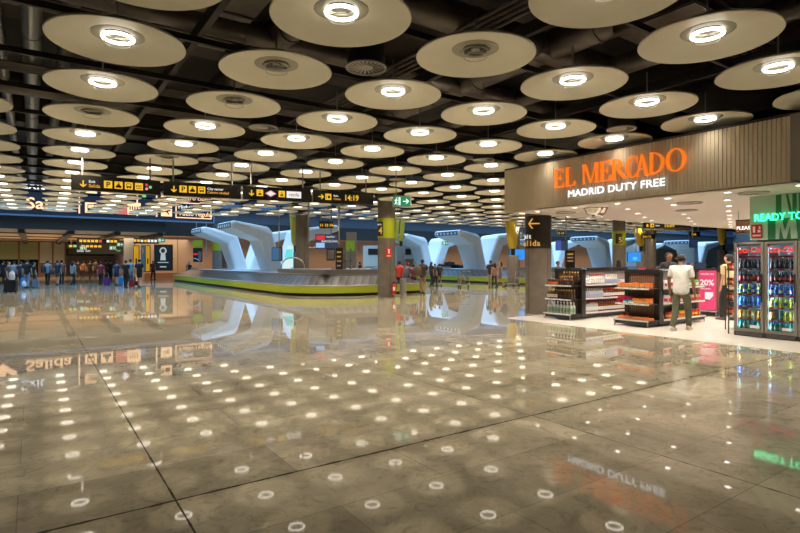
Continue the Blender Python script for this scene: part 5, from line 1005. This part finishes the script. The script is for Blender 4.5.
# ---------------------------------------------------------------- people
PEND = []
def skin_obj(name, V_, E_, Rr, m, parent, sub=1, flat=None):
    me = bpy.data.meshes.new(name); me.from_pydata(V_, E_, []); o = ob(name, me, parent)
    o.modifiers.new('Skin', 'SKIN'); sv = me.skin_vertices[0].data
    for i, r_ in enumerate(Rr): sv[i].radius = (r_, r_) if not isinstance(r_, tuple) else r_; sv[i].use_root = (i == 0)
    s_ = o.modifiers.new('Sub', 'SUBSURF'); s_.levels = s_.render_levels = sub
    PEND.append((o, m, flat)); return o
COLS = {}
def cm(c):
    if c not in COLS: COLS[c] = mat('cloth_%s' % len(COLS), c, 0.8, var=0.12, vscale=14)
    return COLS[c]
def person(px, d, face, h, lab, top, bot, hair=(0.02, 0.012, 0.01), skin=None, stride=0.12, shorts=False, skirt=False, longs=False, longhair=False, armL=None, armR=None, lean=0.0, fine=False, pos=None, turn=0.0, spread=0.0, shoe=(0.05, 0.045, 0.04), zoff=0.0, sit=False):
    """face: heading in degrees, 0 = towards the camera (-y), 180 = away"""
    p = pos or at(px, d); root = empty('person', (p[0], p[1], zoff), R(face), lab, 'person'); k = h/1.75; root.scale = (k, k, k)
    skm = skin or M['skin']; sub = 2 if fine else 1
    S = 0.42 if sit else 0
    def L(v): x, y, z = v; return (x, y-lean*max(0, z-0.95)-0.0, z-S)
    shx = 0.185
    aL = armL or [(0.235, 0.03, 1.13), (0.245, -0.03, 0.88)]; aR = armR or [(-0.235, 0.03, 1.13), (-0.245, -0.03, 0.88)]
    V_ = [(0, 0, .94), (0, -.005, 1.08), (0, 0, 1.27), (0, .005, 1.40), (0, 0.005, 1.50), (0, -.015, 1.565), (0, -.012, 1.645), (0, 0.0, 1.715)]; Rr = [.12, .115, .130, .100, .055, .076, .104, .084]; E_ = [(i, i+1) for i in range(7)]
    def chain(start, pts, rs):
        prev = start
        for q, r_ in zip(pts, rs): V_.append(q); Rr.append(r_); E_.append((prev, len(V_)-1)); prev = len(V_)-1
        return prev
    for sgn, ar in ((1, aL), (-1, aR)):
        el, wr = Vector(ar[0]), Vector(ar[1]); dr_ = (wr-el).normalized()
        hand = wr+dr_*0.05
        e = chain(3, [(sgn*shx, 0, 1.395), tuple(el), tuple(wr), tuple(hand)], [.050, .043, .029, .034 if not fine else .032])
        side = dr_.cross(Vector((1, 0, 0))).normalized() if abs(dr_.x) < 0.9 else Vector((0, 1, 0))
        if fine:
            pn = Vector((sgn*1.0, 0, 0)); bend = -pn*0.012
            for f_, ln in ((-1.5, .055), (-.5, .068), (.5, .064), (1.5, .05)):
                b0 = hand+dr_*0.02+side*f_*0.017; chain(e, [tuple(b0), tuple(b0+dr_*ln*0.55), tuple(b0+dr_*ln+bend)], [.0105, .009, .0075])
            b0 = hand-dr_*0.03-side*0.03; chain(e, [tuple(b0), tuple(b0+dr_*0.035-side*0.012)], [.011, .009])
        else:
            for f_ in (-1, 0, 1): chain(e, [tuple(hand+dr_*0.075+side*f_*0.02)], [.010])
            chain(e, [tuple(hand+dr_*0.01-side*0.045)], [.010])
    legs = []
    for sgn in (1, -1):
        fy = stride*sgn
        if sit: pts = [(sgn*.095, 0, .90), (sgn*.12, -.42, .88), (sgn*.12, -.42, .50)]
        else: pts = [(sgn*.095, 0, .87), (sgn*(.10+spread*.5), -abs(fy)*0.35-0.01+(-fy)*0.45, .50), (sgn*(.10+spread), -fy+0.02, .10)]
        legs.append(pts); e = chain(0, pts, [.088, .056, .040]); fp = pts[-1]; chain(e, [(fp[0]+sgn*.012, fp[1]-.12, fp[2]-.055)], [.032])
    fl = 'torso'
    skin_obj('body', [L(v) for v in V_], E_, Rr, skm, root, sub, fl)
    # shirt
    sV = [(0, 0, .79 if not skirt else .90), (0, 0, .93), (0, 0, 1.25), (0, .005, 1.395), (0, 0.005, 1.495)]; sR = [.192, .186, .178, .165, .078]; sE = [(0, 1), (1, 2), (2, 3), (3, 4)]
    for sgn, ar in ((1, aL), (-1, aR)):
        el = Vector(ar[0]); s0 = Vector((sgn*.19, 0, 1.405)); md = s0.lerp(el, 0.35); n0 = len(sV)
        end = el+(Vector(ar[1])-el)*0.9 if longs else s0.lerp(el, 0.82)
        sV += [tuple(s0), tuple(md)] + ([tuple(el)] if longs else []) + [tuple(end)]; sR += [.088, .076] + ([.056] if longs else []) + [.044 if longs else .062]
        sE += [(3, n0)] + [(i, i+1) for i in range(n0, len(sV)-1)]
    skin_obj('shirt', [L(v) for v in sV], sE, sR, cm(top), root, sub, fl)
    # trousers / shorts / skirt
    tV = [(0, 0, 1.04)]; tR = [.146]; tE = []
    if not skirt:
        tV.append((0, 0, .92)); tR.append(.142); tE.append((0, 1))
        for pts in legs:
            n0 = len(tV); hip, kn, an = [Vector(q) for q in pts]
            tV.append(tuple(hip)); tR.append(.108); tE.append((1, n0))
            if shorts: tV.append(tuple(hip.lerp(kn, 0.8))); tR.append(.088); tE.append((n0, n0+1))
            else: tV += [tuple(kn), tuple(kn.lerp(an, 1.10))]; tR += [.078, .066]; tE += [(n0, n0+1), (n0+1, n0+2)]
    else:
        tV += [(0, 0, .85), (0, -.01, .62)]; tR += [.165, .20]; tE = [(0, 1), (1, 2)]
    skin_obj('shorts' if shorts else 'skirt' if skirt else 'trousers', [L(v) if v[2] > .96 else (v[0], v[1], v[2]-S) for v in tV], tE, tR, cm(bot), root, sub, fl)
    # hair: cap following the skull, open at the face
    hb = MB(); n = 16; hz = 1.655
    T_ = Matrix.Translation(L((0, 0.006, hz))) @ Matrix.Rotation(R(-18), 4, 'X')
    prof = [(0.066, -0.085), (0.080, -0.05), (0.087, -0.01), (0.086, 0.03), (0.072, 0.062), (0.042, 0.082), (0.0, 0.088)]
    hb.lathe(prof, n, T_, cap=False)
    hb.v = [(x, y*1.12 if y > 0 else y, z) for x, y, z in hb.v]
    if longhair:
        hb.lathe([(0.075, -0.02), (0.085, -0.12), (0.075, -0.24), (0.03, -0.30), (0, -0.30)], 12, Matrix.Translation(L((0, 0.055, hz))), cap=False)
    hb.build('hair', cm(hair), root, smooth=True)
    hd = MB()
    if fine or d < 20:
        for sx_ in (-0.032, 0.032): hd.lathe([(0.0, -0.006), (0.010, -0.003), (0.012, 0.0), (0.0, 0.005)], 10, Matrix.Translation(L((sx_, -0.094, 1.648))) @ Matrix.Rotation(R(90), 4, 'X'))
        hd.build('eyes', M['black'], root)
        fc = MB(); fc.prism([(-0.012, 1.612-S), (0.012, 1.612-S), (0.006, 1.65-S), (-0.006, 1.65-S)], -0.118, -0.08); fc.lathe([(0.0, -0.012), (0.018, -0.01), (0.03, 0.0), (0.018, 0.01), (0, 0.012)], 10, Matrix.Translation((0.093, 0.01, 1.64-S))); fc.lathe([(0.0, -0.012), (0.018, -0.01), (0.03, 0.0), (0.018, 0.01), (0, 0.012)], 10, Matrix.Translation((-0.093, 0.01, 1.64-S)))
        fc.build('nose_and_ears', skm, root, smooth=True)
    # shoes
    for pts in legs:
        fx_, fy_, fz_ = pts[-1]; zz = fz_-.10-S; sm = MB(); vs_ = []
        for t, w2, hh_ in ((-0.10, .040, .10), (-0.03, .048, .11), (0.06, .054, .075), (0.14, .054, .058), (0.19, .036, .040)):
            y = fy_-t-0.0; vs_ += [(fx_-w2, y, zz), (fx_+w2, y, zz), (fx_+w2*0.7, y, zz+hh_), (fx_-w2*0.7, y, zz+hh_)]
        sm.add(vs_, [(i*4+j, i*4+(j+1) % 4, (i+1)*4+(j+1) % 4, (i+1)*4+j) for i in range(4) for j in range(4)]+[(0, 1, 2, 3), (16, 19, 18, 17)])
        sm.build('shoe', cm(shoe), root, smooth=False, bevel=0.008)
    return root
DK = (0.012, 0.012, 0.014); NV = (0.02, 0.035, 0.08); WH = (0.55, 0.56, 0.56)
# the shopper in the foreground of the shop
person(681, 12.6, 180-44, 1.80, 'man in a white short sleeved shirt and olive trousers walking past the sweets unit', (0.66, 0.64, 0.58), (0.075, 0.078, 0.042), hair=(0.022, 0.02, 0.019), skin=M['skind'], stride=-0.23, spread=0.0, fine=True, shoe=(0.50, 0.42, 0.32), pos=(681-400 and (681-400)/533*12.45, 12.45, 0),
       armR=[(-0.25, 0.02, 1.13), (-0.26, -0.07, 0.89)], armL=[(0.25, 0.03, 1.13), (0.25, -0.06, 0.88)], lean=0.03)
person(669, 15.8, 10, 1.88, 'man in a black shirt facing out behind the sweets unit', DK, DK, skin=M['skind'])
person(690, 16.8, 40, 1.60, 'person with dark hair just behind the man in white', (0.10, 0.05, 0.04), DK, skin=M['skind'], longhair=True)
person(728.5, 14.6, 200, 1.82, 'person in a pale yellow top seen from behind at the tills', (0.62, 0.50, 0.28), DK)
person(619, 19, 150, 1.68, 'woman with long dark hair beside the pillar numbered 5', (0.20, 0.15, 0.10), DK, longhair=True)
person(558, 24, 60, 1.65, 'person in grey behind the spirits shelves by the totem', (0.08, 0.09, 0.11), DK)
# around the lime banded pillar
person(399.5, 27.2, 150, 1.66, 'person in a red shirt standing behind the steel bin', (0.50, 0.035, 0.02), (0.06, 0.06, 0.07), skin=M['skind'])
person(407.5, 28.8, 120, 1.60, 'person with a red cap and grey top behind the bin', (0.15, 0.17, 0.22), DK, hair=(0.45, 0.02, 0.02), skin=M['skind'])
person(413.5, 28.4, 200, 1.5, 'person in dark red top beside the man in khaki trousers', (0.16, 0.03, 0.04), DK, hair=DK, skin=M['skind'])
person(422.5, 26.6, 165, 1.74, 'man in dark brown shirt and khaki trousers with a striped bag', (0.035, 0.022, 0.018), (0.30, 0.20, 0.11), skin=M['skind'], hair=(0.03, 0.015, 0.01))
person(431.5, 35, 120, 1.62, 'person in black and white clothes left in the dark group of travellers', DK, DK, skin=M['skind'], longhair=True)
person(435, 35.6, 60, 1.5, 'person in grey in the middle of the dark group of travellers', (0.10, 0.10, 0.12), DK, skin=M['skind'])
person(439.5, 35.2, 200, 1.5, 'person in black at the end of the dark group of travellers', DK, (0.15, 0.08, 0.06), skin=M['skind'], shorts=True)
person(490.5, 33.5, 160, 1.72, 'person in a navy top and pale trousers among three people at the far belt', (0.012, 0.015, 0.03), (0.30, 0.24, 0.18), skin=M['skind'])
person(494.5, 33.0, 200, 1.55, 'woman with bare shoulders and long black skirt in the middle of the far three', (0.28, 0.13, 0.09), DK, longhair=True)
person(500.5, 34.0, 250, 1.62, 'woman in shorts pushing a trolley, last of the three beside the far belt', (0.25, 0.17, 0.15), (0.22, 0.17, 0.13), shorts=True, longhair=True, stride=0.25, armL=[(0.24, -0.2, 1.2), (0.22, -0.45, 1.10)], armR=[(-0.24, -0.2, 1.2), (-0.22, -0.45, 1.10)])
person(360, 43, 120, 1.62, 'seated clerk in black at the service counter', DK, DK, skin=M['skind'])
person(189, 48, 0, 1.6, 'far worker in dark clothes behind the near belt end', DK, DK)
# crowd at the banner side
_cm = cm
def cm(c): return _cm(tuple(round(x*0.45, 4) for x in c))  # crowd clothes, hair and shoes darkened in colour to stand for backlit shade
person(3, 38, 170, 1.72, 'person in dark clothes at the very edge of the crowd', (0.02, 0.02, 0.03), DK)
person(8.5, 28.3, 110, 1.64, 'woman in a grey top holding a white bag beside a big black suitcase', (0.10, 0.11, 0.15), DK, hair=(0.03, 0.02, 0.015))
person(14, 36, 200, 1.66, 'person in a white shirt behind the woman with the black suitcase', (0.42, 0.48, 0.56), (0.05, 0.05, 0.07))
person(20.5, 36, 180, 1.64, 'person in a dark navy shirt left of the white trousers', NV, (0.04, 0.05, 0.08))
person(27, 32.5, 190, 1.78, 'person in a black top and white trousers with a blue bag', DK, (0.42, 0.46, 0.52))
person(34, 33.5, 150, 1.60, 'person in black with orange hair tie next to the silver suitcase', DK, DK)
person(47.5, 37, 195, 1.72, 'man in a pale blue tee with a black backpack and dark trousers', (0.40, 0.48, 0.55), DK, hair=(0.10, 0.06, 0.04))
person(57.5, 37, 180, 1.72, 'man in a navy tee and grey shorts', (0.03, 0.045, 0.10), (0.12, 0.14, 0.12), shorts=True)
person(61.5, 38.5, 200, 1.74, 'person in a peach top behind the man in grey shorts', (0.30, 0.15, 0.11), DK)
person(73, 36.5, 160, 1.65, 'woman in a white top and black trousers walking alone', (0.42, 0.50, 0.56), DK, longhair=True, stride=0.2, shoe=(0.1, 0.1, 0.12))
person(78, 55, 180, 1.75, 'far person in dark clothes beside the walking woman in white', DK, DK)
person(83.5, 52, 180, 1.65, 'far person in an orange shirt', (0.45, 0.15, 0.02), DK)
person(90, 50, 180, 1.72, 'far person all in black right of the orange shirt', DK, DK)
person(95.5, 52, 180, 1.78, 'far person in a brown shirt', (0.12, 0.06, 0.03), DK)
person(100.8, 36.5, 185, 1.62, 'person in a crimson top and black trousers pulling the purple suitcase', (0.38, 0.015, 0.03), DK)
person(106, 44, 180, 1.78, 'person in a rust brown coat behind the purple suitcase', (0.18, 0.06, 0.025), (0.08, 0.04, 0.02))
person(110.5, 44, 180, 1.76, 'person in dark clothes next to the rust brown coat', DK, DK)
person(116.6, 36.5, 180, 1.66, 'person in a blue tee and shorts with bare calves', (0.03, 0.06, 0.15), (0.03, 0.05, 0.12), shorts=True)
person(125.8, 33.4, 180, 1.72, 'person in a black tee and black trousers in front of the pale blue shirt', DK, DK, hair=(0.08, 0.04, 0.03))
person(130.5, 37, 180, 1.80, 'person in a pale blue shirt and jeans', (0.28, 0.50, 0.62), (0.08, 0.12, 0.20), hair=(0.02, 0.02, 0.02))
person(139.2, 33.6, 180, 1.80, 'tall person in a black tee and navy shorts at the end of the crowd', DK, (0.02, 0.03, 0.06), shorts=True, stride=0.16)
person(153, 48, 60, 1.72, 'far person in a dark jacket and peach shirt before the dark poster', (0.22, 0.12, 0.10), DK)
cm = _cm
dg = bpy.context.evaluated_depsgraph_get(); dg.update(); out = []
for o, m_, flat in PEND: out.append(bpy.data.meshes.new_from_object(o.evaluated_get(dg)))
for (o, m_, flat), me in zip(PEND, out):
    o.modifiers.clear(); o.data = me; me.materials.clear(); me.materials.append(m_)
    if flat:
        for v in me.vertices:
            x, y, z = v.co
            if 0.70 < z < 1.48 and abs(x) < 0.26 and abs(y) < 0.24:
                k_ = min(1.0, (z-0.70)/0.22); v.co.y = y*(1-0.24*k_)
    me.polygons.foreach_set('use_smooth', [True]*len(me.polygons)); me.update()

# luggage and bags
def suitcase(px, d, w, h, dp, rz, lab, col, hnd=0.35, soft=False):
    o = empty('suitcase', (*at(px, d)[:2], 0), R(rz), lab, 'suitcase'); m_ = mat('case_%s' % lab[:12], col, 0.4)
    MB().box(-w/2, w/2, -dp/2, dp/2, 0.05, h).build('shell', m_, o, bevel=0.04)
    for x in (-w/2+0.05, w/2-0.05): MB().lathe([(0.03, -0.015), (0.03, 0.015)], 12, Matrix.Translation((x, 0, 0.03)) @ Matrix.Rotation(R(90), 4, 'Y')).build('wheel', M['black'], o)
    if hnd: MB().tube([(-0.09, 0, h-0.02), (-0.09, 0, h+hnd), (0.09, 0, h+hnd), (0.09, 0, h-0.02)], 0.010, 6).build('pull_handle', M['rod'], o)
suitcase(10.8, 27.2, 0.55, 0.68, 0.3, 10, 'big black suitcase at the edge of the crowd', (0.015, 0.015, 0.018))
suitcase(35.6, 32.5, 0.34, 0.56, 0.22, 0, 'small silver grey upright suitcase', (0.14, 0.17, 0.22)); suitcase(107, 36, 0.36, 0.52, 0.25, 0, 'purple suitcase pulled by the person in crimson', (0.10, 0.015, 0.16))
suitcase(120.8, 36, 0.26, 0.58, 0.22, 0, 'slim bright blue suitcase between the two walkers', (0.01, 0.16, 0.42)); suitcase(132, 33.2, 0.28, 0.52, 0.22, 0, 'dark red suitcase beside the tall person in shorts', (0.20, 0.01, 0.03)); suitcase(136, 35, 0.34, 0.34, 0.25, 0, 'small black bag on wheels next to the dark red suitcase', (0.01, 0.01, 0.015), hnd=0)
def bag(px, d, z, w, h, dp, lab, col, name='backpack', cat='bag', rz=0, strap=True):
    o = empty(name, (*at(px, d)[:2], z), R(rz), lab, cat); mb_ = MB(); n = 14; m_ = mat('bag_%s' % lab[:12], col, 0.7)
    mb_.lathe([(0.3, 0), (0.92, 0.08), (1.0, 0.4), (0.88, 0.8), (0.45, 1.0), (0, 1.0)], n); mb_.v = [(x*w/2, y*dp/2, zz*h) for x, y, zz in mb_.v]; mb_.build('bag_body', m_, o, smooth=True)
    if strap: MB().tube([(-w*0.2, 0, h*0.95), (0, 0, h*1.18), (w*0.2, 0, h*0.95)], 0.012, 6).build('strap', m_, o)
bag(43.5, 36.6, 0.85, 0.36, 0.52, 0.24, 'black backpack worn by the man in pale blue', (0.01, 0.01, 0.012)); bag(23.2, 31.8, 0.10, 0.4, 0.55, 0.25, 'blue shopping bag held beside the white trousers', (0.02, 0.12, 0.30), 'shopping_bag')
bag(24, 30.9, 0.18, 0.24, 0.3, 0.2, 'small white carrier bag in front of the blue bag', (0.5, 0.55, 0.6), 'shopping_bag'); bag(12, 26.9, 0.69, 0.3, 0.42, 0.2, 'white plastic bag resting on the big black suitcase', (0.45, 0.5, 0.58), 'shopping_bag')
bag(417.3, 26.2, 0.92, 0.42, 0.5, 0.25, 'brown striped shoulder bag of the man in khaki trousers', (0.09, 0.06, 0.035)); bag(52, 36.5, 0.75, 0.34, 0.34, 0.2, 'dark shoulder bag between the two men in tees', (0.015, 0.015, 0.02))
bag(461.5, 33.6, 0.2, 0.5, 0.62, 0.5, 'olive bag loaded on the lone trolley', (0.10, 0.085, 0.04)); bag(374.5, 29, 0.95, 0.55, 0.36, 0.4, 'blue holdall on the near belt beside the pillar', (0.02, 0.06, 0.18))
bag(333, 28, 0.99, 0.5, 0.25, 0.3, 'dark bag lying on the near belt island under the display', (0.015, 0.014, 0.013)); bag(358.5, 28, 0.99, 0.5, 0.22, 0.3, 'dark bag lying on the near belt island by the frame stand', (0.03, 0.02, 0.015))

# ---------------------------------------------------------------- lettering as real geometry
fonts = [o for o in bpy.data.objects if o.type == 'FONT']
dg = bpy.context.evaluated_depsgraph_get(); dg.update()
for o in fonts:
    me = bpy.data.meshes.new_from_object(o.evaluated_get(dg)); nm = o.name
    par, loc, rot, scl = o.parent, o.location.copy(), o.rotation_euler.copy(), o.scale.copy()
    bpy.data.objects.remove(o); n = bpy.data.objects.new(nm, me); COL.objects.link(n); n.parent = par; n.location = loc; n.rotation_euler = rot; n.scale = scl
